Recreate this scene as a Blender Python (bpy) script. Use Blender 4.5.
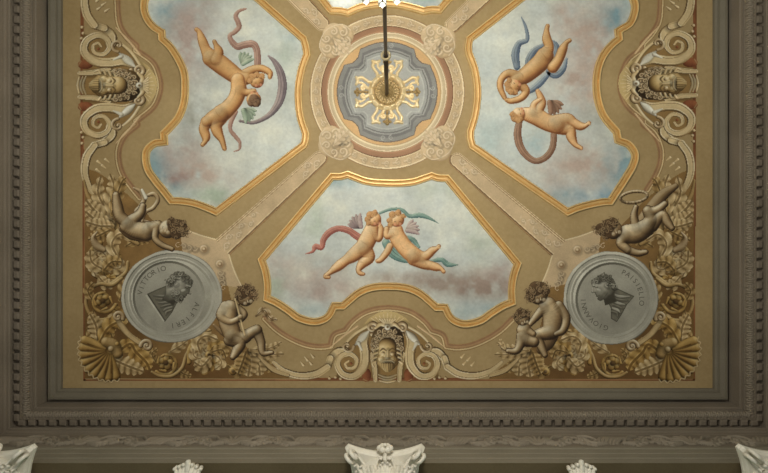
import bpy, bmesh, math, random
import numpy as np
from mathutils import Vector, Matrix

for o in list(bpy.data.objects): bpy.data.objects.remove(o)
random.seed(7); rng = np.random.RandomState(7)
SC = bpy.context.scene; COL = SC.collection
PI = math.pi

# ---------------------------------------------------------------- camera, world, lights, exposure
K = 0.014            # metres per plan unit on the ceiling (plan: x right, y towards the near wall)
D = 7.7              # camera to ceiling
CZ = 1.5             # camera height
ZW = CZ + D          # ceiling height
cam = bpy.data.cameras.new('camera'); cam_o = bpy.data.objects.new('camera', cam); COL.objects.link(cam_o)
cam.sensor_width = 36.0; cam.lens = (D / K) / 768 * 36.0; cam.clip_end = 100
cam_o.location = (0, 0, CZ); cam_o.rotation_euler = (PI, 0, 0)
SC.camera = cam_o
w = bpy.data.worlds.new('world'); SC.world = w; w.use_nodes = True
w.node_tree.nodes['Background'].inputs[0].default_value = (1.0, 0.975, 0.91, 1)
w.node_tree.nodes['Background'].inputs[1].default_value = 0.375
def point(name, loc, energy, color, radius):
    l = bpy.data.lights.new(name, 'POINT'); l.energy = energy; l.color = color; l.shadow_soft_size = radius
    o = bpy.data.objects.new(name, l); o.location = loc; COL.objects.link(o); return o
SC.view_settings.view_transform = 'Standard'; SC.view_settings.look = 'None'
SC.view_settings.gamma = 1.0; SC.view_settings.exposure = 0.0; SC.view_settings.use_curve_mapping = False
CHX, CHY = -0.01, -2.05           # chandelier axis
# the chandelier's warm light and an added spot for the bright patch on the top panel
point('chandelier_glow', (CHX, CHY, ZW - 4.35), 680, (1.0, 0.93, 0.80), 0.35)

_l = bpy.data.lights.new('added_glow_spot', 'SPOT'); _l.energy = 330; _l.color = (1, .98, .93); _l.spot_size = math.radians(9); _l.spot_blend = 1; _l.shadow_soft_size = .05
_o = bpy.data.objects.new('added_glow_spot', _l); _o.location = (CHX - .3, CHY - .75, ZW - 3.9); COL.objects.link(_o)
_o.rotation_euler = (Vector(((345 - 384) * K, (-6 - 236.5) * K, ZW)) - _o.location).to_track_quat('-Z', 'Y').to_euler()

# ---------------------------------------------------------------- helpers
def lin(c):
    c = np.asarray(c, dtype=np.float64) / 255.0
    return np.where(c <= 0.04045, c / 12.92, ((c + 0.055) / 1.055) ** 2.4)
def P(px, py, h=0.0):
    s = (D - h) / D
    return ((px - 384) * K * s, (py - 236.5) * K * s, ZW - h)
def W(px, py, h=0.0): return ((px - 384) * K, (py - 236.5) * K, ZW - h)
def tag(o, label=None, cat=None, group=None, kind=None):
    if label: o['label'] = label
    if cat: o['category'] = cat
    if group: o['group'] = group
    if kind: o['kind'] = kind
    return o
def empty(name, loc, label, cat, group=None):
    o = bpy.data.objects.new(name, None); o.location = loc; o.empty_display_size = .1; COL.objects.link(o)
    return tag(o, label, cat, group)
def link(name, me, mat, parent=None):
    o = bpy.data.objects.new(name, me); COL.objects.link(o)
    if mat is not None and not me.materials: me.materials.append(mat)
    if parent is not None:
        o.parent = parent; o.matrix_parent_inverse = Matrix.Translation(-Vector(parent.location))
    return o
def mesh(name, v, f, mat, parent=None, smooth=False):
    me = bpy.data.meshes.new(name); me.from_pydata([tuple(p) for p in v], [], [tuple(q) for q in f]); me.update()
    if smooth: me.polygons.foreach_set('use_smooth', [True] * len(me.polygons))
    return link(name, me, mat, parent)
class MB:
    def __init__(s): s.v = []; s.f = []
    def add(s, v, f):
        n = len(s.v); s.v += [tuple(p) for p in v]; s.f += [tuple(i + n for i in q) for q in f]
    def box(s, c, d, rz=0):
        cx, cy, cz = c; a, b, e = [q / 2 for q in d]; co, si = math.cos(rz), math.sin(rz); v = []
        for z in (-e, e):
            for x, y in ((-a, -b), (a, -b), (a, b), (-a, b)):
                v.append((cx + x * co - y * si, cy + x * si + y * co, cz + z))
        s.add(v, [(3, 2, 1, 0), (4, 5, 6, 7), (0, 1, 5, 4), (1, 2, 6, 5), (2, 3, 7, 6), (3, 0, 4, 7)])
    def tube(s, pts, rs, n=10, flat=1.0, up=None):
        pts = [Vector(p) for p in pts]; v = []; f = []
        prev = None
        for i, p in enumerate(pts):
            t = (pts[min(i + 1, len(pts) - 1)] - pts[max(i - 1, 0)]).normalized()
            a = Vector(up) if up else (prev if prev else (Vector((0, 0, 1)) if abs(t.z) < .9 else Vector((1, 0, 0))))
            a = (a - t * a.dot(t)).normalized(); prev = a; b = t.cross(a)
            r = rs[i] if hasattr(rs, '__len__') else rs
            for k in range(n):
                q = 2 * PI * k / n; v.append(p + a * (math.cos(q) * r * flat) + b * (math.sin(q) * r))
        m = len(pts)
        for i in range(m - 1):
            for k in range(n):
                f.append((i * n + k, i * n + (k + 1) % n, (i + 1) * n + (k + 1) % n, (i + 1) * n + k))
        f.append(tuple(range(n))[::-1]); f.append(tuple((m - 1) * n + k for k in range(n)))
        s.add(v, f)
    def lathe(s, prof, c=(0, 0, 0), n=24):
        v = []; f = []
        for r, z in prof:
            for k in range(n):
                q = 2 * PI * k / n; v.append((c[0] + r * math.cos(q), c[1] + r * math.sin(q), c[2] + z))
        for i in range(len(prof) - 1):
            for k in range(n): f.append((i * n + k, i * n + (k + 1) % n, (i + 1) * n + (k + 1) % n, (i + 1) * n + k))
        f.append(tuple(range(n))[::-1]); f.append(tuple((len(prof) - 1) * n + k for k in range(n)))
        s.add(v, f)
    def ball(s, c, r, n=10, sc=(1, 1, 1)):
        prof = [(max(1e-4, math.sin(PI * i / n)), -math.cos(PI * i / n)) for i in range(n + 1)]
        m = MB(); m.lathe(prof, n=n + 2)
        s.add([(c[0] + x * r * sc[0], c[1] + y * r * sc[1], c[2] + z * r * sc[2]) for x, y, z in m.v], m.f)
    def build(s, name, mat, parent=None, smooth=False): return mesh(name, s.v, s.f, mat, parent, smooth)

def spline(pts, n=8):
    """Catmull-Rom; pts rows of any dimension"""
    p = np.asarray(pts, float)
    if len(p) < 3:
        t = np.linspace(0, 1, n + 1)[:, None]; return p[0] * (1 - t) + p[-1] * t
    q = np.vstack([2 * p[0] - p[1], p, 2 * p[-1] - p[-2]]); out = []
    for i in range(1, len(q) - 2):
        a, b, c, d = q[i - 1], q[i], q[i + 1], q[i + 2]
        for t in np.linspace(0, 1, n, endpoint=False):
            out.append(.5 * (2 * b + (c - a) * t + (2 * a - 5 * b + 4 * c - d) * t * t + (3 * b - a - 3 * c + d) * t ** 3))
    out.append(q[-2]); return np.array(out)
def chain(*segs):
    """splined segments that share sharp corners"""
    out = []
    for s in segs:
        q = spline(s, 7) if len(s) > 2 else np.array(s, float)
        out += list(q if not out else q[1:])
    return np.array(out)

# ---------------------------------------------------------------- materials
def new_mat(name, col=(200, 200, 200), rough=.6, metal=0.0, spec=.3):
    m = bpy.data.materials.new(name); m.use_nodes = True; b = m.node_tree.nodes['Principled BSDF']
    b.inputs['Base Color'].default_value = (*lin(col), 1); b.inputs['Roughness'].default_value = rough
    b.inputs['Metallic'].default_value = metal; b.inputs['Specular IOR Level'].default_value = spec
    return m
def mottled(name, c1, c2, scale=3.0, rough=.6, metal=0.0, spec=.3, bump=0.0, attr=False, lo=.86, hi=1.10, fine=60, detail=6):
    m = new_mat(name, c1, rough, metal, spec); nt = m.node_tree; N = nt.nodes; L = nt.links; b = N['Principled BSDF']
    tc = N.new('ShaderNodeTexCoord')
    n1 = N.new('ShaderNodeTexNoise'); n1.inputs['Scale'].default_value = scale; n1.inputs['Detail'].default_value = detail
    n2 = N.new('ShaderNodeTexNoise'); n2.inputs['Scale'].default_value = fine; n2.inputs['Detail'].default_value = 3
    ge = N.new('ShaderNodeNewGeometry')
    for n in (n1, n2): L.new(ge.outputs['Position'], n.inputs['Vector'])
    if attr:
        a = N.new('ShaderNodeAttribute'); a.attribute_name = 'Col'
        r = N.new('ShaderNodeMapRange'); r.inputs['From Min'].default_value = .3; r.inputs['From Max'].default_value = .7
        r.inputs['To Min'].default_value = lo; r.inputs['To Max'].default_value = hi; L.new(n1.outputs['Fac'], r.inputs['Value'])
        r2 = N.new('ShaderNodeMapRange'); r2.inputs['From Min'].default_value = .3; r2.inputs['From Max'].default_value = .7
        r2.inputs['To Min'].default_value = .93; r2.inputs['To Max'].default_value = 1.07; L.new(n2.outputs['Fac'], r2.inputs['Value'])
        mu = N.new('ShaderNodeMath'); mu.operation = 'MULTIPLY'; L.new(r.outputs[0], mu.inputs[0]); L.new(r2.outputs[0], mu.inputs[1])
        v = N.new('ShaderNodeVectorMath'); v.operation = 'SCALE'; L.new(a.outputs['Color'], v.inputs[0]); L.new(mu.outputs[0], v.inputs['Scale'])
        L.new(v.outputs[0], b.inputs['Base Color'])
    else:
        mx = N.new('ShaderNodeMix'); mx.data_type = 'RGBA'
        r = N.new('ShaderNodeMapRange'); r.inputs['From Min'].default_value = .35; r.inputs['From Max'].default_value = .65
        ad = N.new('ShaderNodeMath'); ad.operation = 'MULTIPLY_ADD'; ad.inputs[1].default_value = .35
        L.new(n2.outputs['Fac'], ad.inputs[0]); s_ = N.new('ShaderNodeMath'); s_.operation = 'MULTIPLY'; s_.inputs[1].default_value = .65
        L.new(n1.outputs['Fac'], s_.inputs[0]); L.new(s_.outputs[0], ad.inputs[2]); L.new(ad.outputs[0], r.inputs['Value'])
        L.new(r.outputs[0], mx.inputs['Factor'])
        mx.inputs['A'].default_value = (*lin(c1), 1); mx.inputs['B'].default_value = (*lin(c2), 1)
        L.new(mx.outputs['Result'], b.inputs['Base Color'])
    if bump:
        bp = N.new('ShaderNodeBump'); bp.inputs['Strength'].default_value = bump; bp.inputs['Distance'].default_value = .01
        L.new(n2.outputs['Fac'], bp.inputs['Height']); L.new(bp.outputs['Normal'], b.inputs['Normal'])
    return m
M_PAINT = mottled('fresco_paint', (0, 0, 0), (0, 0, 0), 2.2, .62, attr=True, spec=.25)
M_SKY = mottled('fresco_sky_paint', (0, 0, 0), (0, 0, 0), 3.4, .55, attr=True, spec=.3, lo=.9, hi=1.07, fine=28, detail=9)
M_FIELD = mottled('ochre_field_paint', (160, 137, 95), (178, 155, 112), 1.2, .65, fine=22)
M_GILT = mottled('gilt_frame_gold', (208, 168, 104), (226, 188, 124), 9, .42, .25, .5, bump=.1)
M_BEAD = mottled('burnished_gold', (236, 204, 138), (248, 222, 164), 12, .3, .4, .5)
M_ROS = mottled('gilt_rosette_gold', (236, 208, 152), (252, 234, 192), 14, .35, .3, .5)
M_AGED = mottled('aged_gold', (138, 114, 72), (206, 180, 130), 30, .45, .2)
M_STONE = mottled('grey_brown_stucco', (112, 103, 90), (130, 120, 106), 1.6, .75, bump=.3)
M_STONE2 = mottled('grey_green_stucco', (108, 102, 88), (122, 116, 101), 1.6, .7, bump=.2)
M_CARVE = mottled('highlit_carved_stucco', (130, 121, 106), (148, 138, 122), 3, .7)  # paler than the plain stucco: highlights of the carving put into the colour
M_STONE3 = mottled('dark_brown_stucco', (84, 72, 58), (100, 88, 72), 1.6, .75)
M_ARCH = mottled('architrave_stucco', (122, 116, 101), (138, 131, 115), 1.6, .7, bump=.2)
M_SOFFIT = mottled('olive_brown_soffit', (92, 80, 58), (108, 96, 72), 1.6, .75)
M_CAP = mottled('white_stucco', (232, 227, 212), (242, 238, 226), 8, .55, bump=.25)
M_WALL = mottled('green_wall_paint', (96, 132, 104), (112, 146, 116), 1.2, .7)
M_IRON = new_mat('dark_bronze', (70, 60, 50), .45, .6)
M_BRASS = new_mat('pale_brass', (190, 175, 140), .3, .8)
M_GLASS = new_mat('crystal_glass', (245, 248, 245), .05); M_GLASS.node_tree.nodes['Principled BSDF'].inputs['Transmission Weight'].default_value = .7
M_BULB = new_mat('lit_bulb', (255, 244, 220), .4)
_b = M_BULB.node_tree.nodes['Principled BSDF']; _b.inputs['Emission Color'].default_value = (1, .93, .8, 1); _b.inputs['Emission Strength'].default_value = 3

# ---------------------------------------------------------------- painter: strokes of paint on a fine grid
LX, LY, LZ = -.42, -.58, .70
class Canvas:
    def __init__(s, x0, y0, x1, y1, step=.6):
        s.x0, s.y0, s.step = x0, y0, step
        s.nx = int((x1 - x0) / step) + 1; s.ny = int((y1 - y0) / step) + 1
        s.X, s.Y = np.meshgrid(x0 + np.arange(s.nx) * step, y0 + np.arange(s.ny) * step)
        s.C = np.zeros((s.ny, s.nx, 3)); s.M = np.zeros((s.ny, s.nx), bool)
        s.clip = None
    def win(s, xa, ya, xb, yb):
        i0 = max(0, int((xa - s.x0) / s.step)); i1 = min(s.nx, int((xb - s.x0) / s.step) + 2)
        j0 = max(0, int((ya - s.y0) / s.step)); j1 = min(s.ny, int((yb - s.y0) / s.step) + 2)
        if i1 <= i0 or j1 <= j0: return None
        return slice(j0, j1), slice(i0, i1)
    def q(s, pts, rs, grow=1.0, add=0.0):
        """normalised distance to a tapering stroke and its surface normal in plan"""
        m = max(rs) * grow + add + 1
        w = s.win(pts[:, 0].min() - m, pts[:, 1].min() - m, pts[:, 0].max() + m, pts[:, 1].max() + m)
        if w is None: return None
        X = s.X[w]; Y = s.Y[w]; Q = np.full(X.shape, 9.0); NX = np.zeros(X.shape); NY = np.zeros(X.shape); T = np.zeros(X.shape); S = np.zeros(X.shape)
        n = len(pts)
        for i in range(max(1, n - 1)):
            a = pts[i]; b = pts[min(i + 1, n - 1)]; ra = rs[i]; rb = rs[min(i + 1, n - 1)]
            mm = max(ra, rb) * grow + add + 1
            jj0 = max(0, int((min(a[1], b[1]) - mm - Y[0, 0]) / s.step)); jj1 = int((max(a[1], b[1]) + mm - Y[0, 0]) / s.step) + 2
            ii0 = max(0, int((min(a[0], b[0]) - mm - X[0, 0]) / s.step)); ii1 = int((max(a[0], b[0]) + mm - X[0, 0]) / s.step) + 2
            if jj1 <= 0 or ii1 <= 0: continue
            u = (slice(jj0, jj1), slice(ii0, ii1)); x = X[u]; y = Y[u]
            if x.size == 0: continue
            d = b - a; l2 = max(1e-9, d @ d)
            t = np.clip(((x - a[0]) * d[0] + (y - a[1]) * d[1]) / l2, 0, 1)
            dx = x - a[0] - t * d[0]; dy = y - a[1] - t * d[1]; r = np.maximum(.15, (ra + (rb - ra) * t) * grow + add)
            di = np.hypot(dx, dy); qq = di / r
            k = qq < Q[u]
            Q[u] = np.where(k, qq, Q[u]); NX[u] = np.where(k, dx / r, NX[u]); NY[u] = np.where(k, dy / r, NY[u])
            T[u] = np.where(k, (i + t) / max(1, n - 1), T[u]); S[u] = np.where(k, np.sign(d[0] * dy - d[1] * dx) * qq, S[u])
        return w, Q, NX, NY, T, S
    def put(s, w, k, col, alpha=1.0):
        C = s.C[w]; M = s.M[w]
        al = np.where(M, alpha, 1.0)[..., None] if (np.ndim(alpha) or alpha < 1) else 1.0
        C[:] = np.where(k[..., None], C * (1 - al) + col * al, C); M |= k
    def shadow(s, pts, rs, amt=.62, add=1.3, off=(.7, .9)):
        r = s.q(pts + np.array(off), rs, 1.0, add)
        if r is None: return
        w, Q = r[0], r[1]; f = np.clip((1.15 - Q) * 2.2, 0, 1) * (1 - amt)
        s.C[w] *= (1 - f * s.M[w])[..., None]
    def stroke(s, pts, rs, pal, prof='round', sh=True, n=6, edge=.84, raw=False, gain=1.0, alpha=1.0, fade=0, shamt=.62):
        pts = np.asarray(pts, float)
        if pts.ndim == 1: pts = pts[None]
        rs = list(rs) if hasattr(rs, '__len__') else [rs] * len(pts)
        if len(rs) != len(pts): rs = list(np.interp(np.linspace(0, 1, len(pts)), np.linspace(0, 1, len(rs)), rs))
        if not raw and len(pts) > 1:
            a = spline(np.column_stack([pts, rs]), n); pts = a[:, :2]; rs = list(np.maximum(.15, a[:, 2]))
        if sh: s.shadow(pts, rs, shamt, 1.3 if shamt < .7 else .8, (.7, .9) if shamt < .7 else (.4, .5))
        r = s.q(pts, rs)
        if r is None: return
        w, Q, NX, NY, T, S = r; k = Q < 1
        if prof == 'flat': g = Q ** 3
        elif prof == 'strap': g = np.where(Q > .62, 1.0, np.where(Q > .45, -.9, .15))
        elif prof == 'groove': g = np.where(Q > .3, .9, -.6)
        else: g = 1.0
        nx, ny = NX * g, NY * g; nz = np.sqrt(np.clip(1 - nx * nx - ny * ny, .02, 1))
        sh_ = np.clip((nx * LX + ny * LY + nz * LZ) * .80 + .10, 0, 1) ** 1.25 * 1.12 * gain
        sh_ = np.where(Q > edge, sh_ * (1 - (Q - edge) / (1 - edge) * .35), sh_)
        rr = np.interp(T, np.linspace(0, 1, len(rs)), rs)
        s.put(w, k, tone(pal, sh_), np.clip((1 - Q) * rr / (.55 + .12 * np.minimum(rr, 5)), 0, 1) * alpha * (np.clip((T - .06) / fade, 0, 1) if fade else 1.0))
    def body(s, prims, pal, outline=None, gain=1.0, p=4.0, z=1.3):
        """one soft continuous body from limbs: list of (pts, radii)"""
        A = []
        for pts, rs in prims:
            pts = np.asarray(pts, float)
            if pts.ndim == 1: pts = pts[None]
            rs = list(rs) if hasattr(rs, '__len__') else [rs] * len(pts)
            if len(rs) != len(pts): rs = list(np.interp(np.linspace(0, 1, len(pts)), np.linspace(0, 1, len(rs)), rs))
            if len(pts) > 1: a = spline(np.column_stack([pts, rs]), 5); pts = a[:, :2]; rs = list(np.maximum(.2, a[:, 2]))
            A.append((pts, rs))
        H = np.zeros(s.X.shape)
        for pts, rs in A:
            if outline is not None:
                r = s.q(pts, rs, 1.0, .75)
                if r is not None: s.put(r[0], r[1] < 1, lin(outline) * np.ones(r[1].shape + (3,)))
        for pts, rs in A:
            r = s.q(pts, rs)
            if r is None: continue
            rr = np.interp(r[4], np.linspace(0, 1, len(rs)), rs)
            H[r[0]] += (np.where(r[1] < 1, rr * np.sqrt(np.clip(1 - r[1] ** 2, 0, 1)), 0)) ** p
        H = H ** (1 / p); k = H > 0
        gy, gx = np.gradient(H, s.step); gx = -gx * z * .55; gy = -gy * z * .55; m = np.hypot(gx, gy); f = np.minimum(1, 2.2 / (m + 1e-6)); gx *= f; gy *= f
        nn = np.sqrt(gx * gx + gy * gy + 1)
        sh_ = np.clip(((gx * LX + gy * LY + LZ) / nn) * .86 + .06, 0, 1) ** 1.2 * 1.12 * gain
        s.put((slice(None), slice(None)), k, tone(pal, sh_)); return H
    def poly(s, pts, col, shade=None):
        pts = np.asarray(pts, float); w = s.win(pts[:, 0].min(), pts[:, 1].min(), pts[:, 0].max(), pts[:, 1].max())
        if w is None: return
        k = inside(s.X[w], s.Y[w], pts); c = col(s.X[w], s.Y[w]) if callable(col) else lin(col) * np.ones(k.shape + (3,))
        s.put(w, k, c)
    def blob(s, cx, cy, rx, ry, col, a=.6, rot=0, noise=0):
        dx = s.X - cx; dy = s.Y - cy; c_, s_ = math.cos(rot), math.sin(rot)
        u = (dx * c_ + dy * s_) / rx; v = (-dx * s_ + dy * c_) / ry
        al = a * np.exp(-(u * u + v * v) * 1.4)
        if noise: al = al * (1 + noise * fbm(s.X, s.Y, cx * .7, 11))
        al = np.clip(al, 0, 1)[..., None] * s.M[..., None]
        s.C = s.C * (1 - al) + lin(col) * al
    def band(s, pts, rows, taper=None):
        """rows (o0, o1, colour): strips along a line at signed distance"""
        pts = np.asarray(pts, float); m = max(abs(o) for r in rows for o in r[:2]); r = s.q(pts, [m] * len(pts))
        if r is None: return
        w, Q, NX, NY, T, S = r; d = S * m
        if taper: d = d / (taper[0] + (taper[1] - taper[0]) * T)
        for o0, o1, c in rows: s.put(w, (d >= o0) & (d < o1) & (Q < 1), lin(c) * np.ones(Q.shape + (3,)))
    def build(s, name, mat, parent=None, h=.004, xf=None, relief=None, wr=False):
        k = s.M[:-1, :-1] & s.M[1:, :-1] & s.M[:-1, 1:] & s.M[1:, 1:]
        j, i = np.nonzero(k); a = j * s.nx + i; quads = np.stack([a, a + s.nx, a + s.nx + 1, a + 1], 1)
        used = np.zeros(s.nx * s.ny, bool); used[quads.ravel()] = True; idx = np.cumsum(used) - 1
        quads = idx[quads]; X = s.X.ravel()[used]; Y = s.Y.ravel()[used]; C = s.C.reshape(-1, 3)[used]
        if xf: X, Y = xf(X, Y)
        sc = (D - h) / D
        co = np.stack([(X - 384) * K * sc, (Y - 236.5) * K * sc, np.full(X.shape, ZW - h)], 1)
        if relief is not None: co[:, 2] -= relief.ravel()[used]
        me = bpy.data.meshes.new(name); me.vertices.add(len(co)); me.vertices.foreach_set('co', co.ravel())
        n = len(quads); me.loops.add(n * 4); me.polygons.add(n)
        # faces look down
        me.loops.foreach_set('vertex_index', quads.ravel().astype(np.int32))
        me.polygons.foreach_set('loop_start', np.arange(n, dtype=np.int32) * 4)
        me.update(calc_edges=True); me.validate()
        at = me.color_attributes.new('Col', 'FLOAT_COLOR', 'POINT')
        at.data.foreach_set('color', np.column_stack([np.clip(C, 0, 1), np.ones(len(C))]).ravel())
        if relief is not None: me.polygons.foreach_set('use_smooth', [True] * n)
        return link(name, me, mat, parent)
def tone(pal, t):
    pal = np.array([lin(c) for c in pal]); n = len(pal) - 1; u = np.clip(t, 0, .9999) * n; i = u.astype(int); f = (u - i)[..., None]
    return pal[i] * (1 - f) + pal[i + 1] * f
def inside(X, Y, pts):
    k = np.zeros(X.shape, bool); n = len(pts)
    for i in range(n):
        x0, y0 = pts[i]; x1, y1 = pts[(i + 1) % n]
        if y0 == y1: continue
        c = ((y0 > Y) != (y1 > Y)) & (X < (x1 - x0) * (Y - y0) / (y1 - y0) + x0); k ^= c
    return k
def vnoise(X, Y, seed):
    r = np.random.RandomState(int(seed) % 100000); g = r.rand(64, 64); xi = np.floor(X).astype(int); yi = np.floor(Y).astype(int)
    fx = X - xi; fy = Y - yi; fx = fx * fx * (3 - 2 * fx); fy = fy * fy * (3 - 2 * fy)
    a = g[yi % 64, xi % 64]; b = g[yi % 64, (xi + 1) % 64]; c = g[(yi + 1) % 64, xi % 64]; d = g[(yi + 1) % 64, (xi + 1) % 64]
    return (a * (1 - fx) + b * fx) * (1 - fy) + (c * (1 - fx) + d * fx) * fy
def fbm(X, Y, seed, sc):
    o = 0; a = 1
    for i in range(4): o = o + a * (vnoise(X / sc * 2 ** i, Y / sc * 2 ** i, seed + i) - .5) * 2; a *= .55
    return o
def warp(c, seed, sc, lo, hi):
    """brushy unevenness of the paint itself"""
    c.C *= (1 + (fbm(c.X, c.Y, seed, sc) * .5 * (hi - lo)) + (hi + lo) / 2 - 1)[..., None]

# palettes, dark to light
GOLD = [(58, 42, 22), (104, 80, 46), (160, 132, 84), (206, 178, 124), (240, 222, 176)]
GOLD2 = [(66, 46, 22), (118, 88, 44), (176, 140, 80), (210, 178, 112), (236, 214, 158)]
PALE = [(84, 64, 38), (138, 112, 74), (192, 166, 120), (222, 202, 158), (246, 234, 202)]
BRN = [(54, 40, 26), (98, 76, 50), (146, 120, 84), (196, 174, 136), (240, 228, 198)]
WHT = [(110, 98, 80), (160, 150, 128), (200, 194, 174), (228, 224, 208), (246, 244, 232)]
STN = [(66, 62, 52), (112, 109, 96), (158, 155, 141), (194, 191, 177), (222, 220, 206)]
BEIG = [(146, 120, 88), (178, 154, 120), (200, 178, 144), (214, 194, 162), (228, 212, 182)]
SKIN = [(120, 70, 38), (172, 116, 70), (212, 164, 112), (232, 194, 144), (244, 218, 176)]
DSK = [(108, 66, 38), (156, 104, 62), (194, 146, 92), (216, 174, 120), (232, 200, 152)]
HAIR = [(104, 66, 38), (148, 102, 60), (188, 140, 90), (214, 172, 120)]
DHAIR = [(60, 44, 32), (90, 66, 48), (122, 94, 70), (150, 120, 94)]
RUST = [(96, 52, 32), (132, 78, 50), (164, 104, 68)]

def leaf(c, pts, w, pal, n=5, sh=True, vein=True, spread=1.0, one=0):
    """acanthus leaf: one blade with forward-slanting lobes, dark veins and pale rims"""
    p = spline(pts, 9); L = np.hypot(*np.diff(p, axis=0).T).sum(); rs = [w * 1.15] * len(p)
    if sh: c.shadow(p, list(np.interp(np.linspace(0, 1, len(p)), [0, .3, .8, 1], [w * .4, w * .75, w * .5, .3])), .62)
    r = c.q(p, rs)
    if r is None: return
    wd, Q, NX, NY, T, S = r; v = np.abs(S) * 1.15
    env = np.interp(T, [0, .12, .4, .75, .93, 1], [.35, .62, .95, .72, .38, .12])
    ph = (T * n - .55 * v) % 1.0; lob = np.sin(PI * ph) ** .6
    e = env * (.52 + .48 * lob); k = (v < e) & (Q < 1) & ((T > .001) | (v < .3)) & ((T < .999) | (Q < .12))
    d = p[-1] - p[0]; d = d / (np.hypot(*d) + 1e-9); lit = np.sign(S) * (-(d[1]) * LX + d[0] * LY)
    tn = .22 + .42 * np.sin(PI * ph) ** 1.1 + .16 * lit + .22 * np.clip(v / (e + 1e-6) - .55, 0, .45) / .45 * lob
    tn = np.where(v < .10, .30, tn); tn = np.where((v >= .10) & (v < .2), tn + .16, tn); tn = np.where(v > e * .93, tn * .72, tn)
    c.put(wd, k, tone(pal, np.clip(tn, 0, 1)), np.clip((e - v) * w / .5, 0, 1))
def spiral(cx, cy, r0, r1, a0, turns, n=26):
    t = np.linspace(0, 1, n); a = a0 + turns * 2 * PI * t; r = r0 + (r1 - r0) * t ** .85
    return np.column_stack([cx + r * np.cos(a), cy + r * np.sin(a)])
def volute(c, cx, cy, r, a0, turns, w, pal, prof='round', eye=True):
    p = spiral(cx, cy, r, r * .16, a0, turns); c.stroke(p, [w, w * .8, w * .45], pal, prof=prof, n=2)
    if eye: c.stroke([(cx, cy)], [r * .17 + .5], pal, sh=False, gain=1.1)
def rinceau(c, cx, cy, r, a0, dr, pal, inner='leaf', lv=5):
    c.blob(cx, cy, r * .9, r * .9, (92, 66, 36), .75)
    c.stroke(spiral(cx, cy, r, r * .52, a0, .92 * dr, 22), [r * .12 + .6, r * .11 + .5, r * .07 + .4], pal, n=2)
    if inner == 'leaf':
        for k in range(lv):
            a = a0 + dr * (1.0 + 2 * PI * k / lv); f = .84 + .10 * math.sin(k * 2.3)
            g = lambda q, e: (cx + r * q * math.cos(a + e * dr), cy + r * q * math.sin(a + e * dr))
            leaf(c, [g(.08, 0), g(.40, .15), g(.70, .55), g(f, 1.15)], r * .34, pal if k % 2 else PALE, 4)
        c.stroke([(cx, cy)], [r * .21], pal); c.stroke([(cx, cy)], [r * .10], [(50, 36, 20), (70, 50, 30), (90, 64, 38)], sh=False)
    else:
        for k in range(5):
            a = a0 + 2 * PI * k / 5; c.stroke([(cx + r * .32 * math.cos(a), cy + r * .32 * math.sin(a))], [r * .29], pal)
        for k in range(4): a = a0 + .8 + PI * k / 2; c.stroke([(cx + r * .62 * math.cos(a), cy + r * .62 * math.sin(a)), (cx + r * .74 * math.cos(a + .7), cy + r * .74 * math.sin(a + .7))], [r * .14, r * .06], pal)
        c.stroke([(cx, cy)], [r * .24], [(46, 34, 20), (74, 54, 32), (110, 84, 52)])

# ================================================================= THE SETTING
FX0, FX1, FY0, FY1 = 63.0, 712.5, -216.0, 388.0
def rect(d): return [(FX0 - d, FY0 - d), (FX1 + d, FY0 - d), (FX1 + d, FY1 + d), (FX0 - d, FY1 + d)]
v = [W(x, y) for x, y in rect(14)]
ceil = mesh('ceiling', v + [(x, y, z + .15) for x, y, z in v], [(0, 3, 2, 1), (4, 5, 6, 7), (0, 1, 5, 4), (1, 2, 6, 5), (2, 3, 7, 6), (3, 0, 4, 7)], M_FIELD)
tag(ceil, 'flat ochre painted plaster ceiling', None, None, 'structure')

def hs(s): return D * (1 - 1 / s)
# cornice profile: (outward distance, drop below ceiling)
PR_A = [(0.0, 0.0), (0.0, .05), (1.6, hs(1.010)), (2.6, hs(1.010)), (3.0, hs(1.014)), (6.6, hs(1.018)), (7.0, hs(1.021)), (8.2, hs(1.021)), (8.8, hs(1.008))]
PR_B = [(8.8, hs(1.008)), (11.0, hs(1.012)), (11.6, hs(1.03)), (11.9, hs(1.044)), (12.9, hs(1.046)), (13.0, hs(1.050)), (14.2, hs(1.050))]
PR_C = [(14.2, hs(1.050)), (15.4, hs(1.056)), (17.0, hs(1.060)), (18.6, hs(1.063)), (19.6, hs(1.063)), (19.7, hs(1.068)), (20.3, hs(1.068))]
PR_D = [(20.3, hs(1.068)), (20.4, hs(1.062)), (26.4, hs(1.062)), (26.5, hs(1.076)), (27.4, hs(1.078)), (27.7, hs(1.083)), (29.0, hs(1.087)), (29.3, hs(1.092)), (29.7, hs(1.094))]
PR_E = [(29.7, hs(1.094)), (29.7, hs(1.160))]
PR_F = [(29.7, hs(1.160)), (29.2, hs(1.163)), (29.2, hs(1.170)), (30.0, hs(1.172)), (30.0, hs(1.192)), (30.6, hs(1.194)), (30.6, hs(1.214)), (31.2, hs(1.216)), (31.2, hs(1.24))]
PR_G = [(31.2, hs(1.24)), (84.0, hs(1.24))]
PR_W = [(84.0, hs(1.24)), (84.0, hs(1.24) + 2.2)]
def side_strip(prof, side):
    a, b = {'far': (0, 1), 'right': (1, 2), 'near': (2, 3), 'left': (3, 0)}[side]; v = []; f = []
    for d, h in prof:
        r = rect(d); v += [W(*r[a], h), W(*r[b], h)]
    for i in range(len(prof) - 1): f.append((2 * i, 2 * i + 1, 2 * i + 3, 2 * i + 2))
    return v, f
SIDES = {'near': 1, 'left': 2, 'right': 3, 'far': 4}
trims = {}
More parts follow.
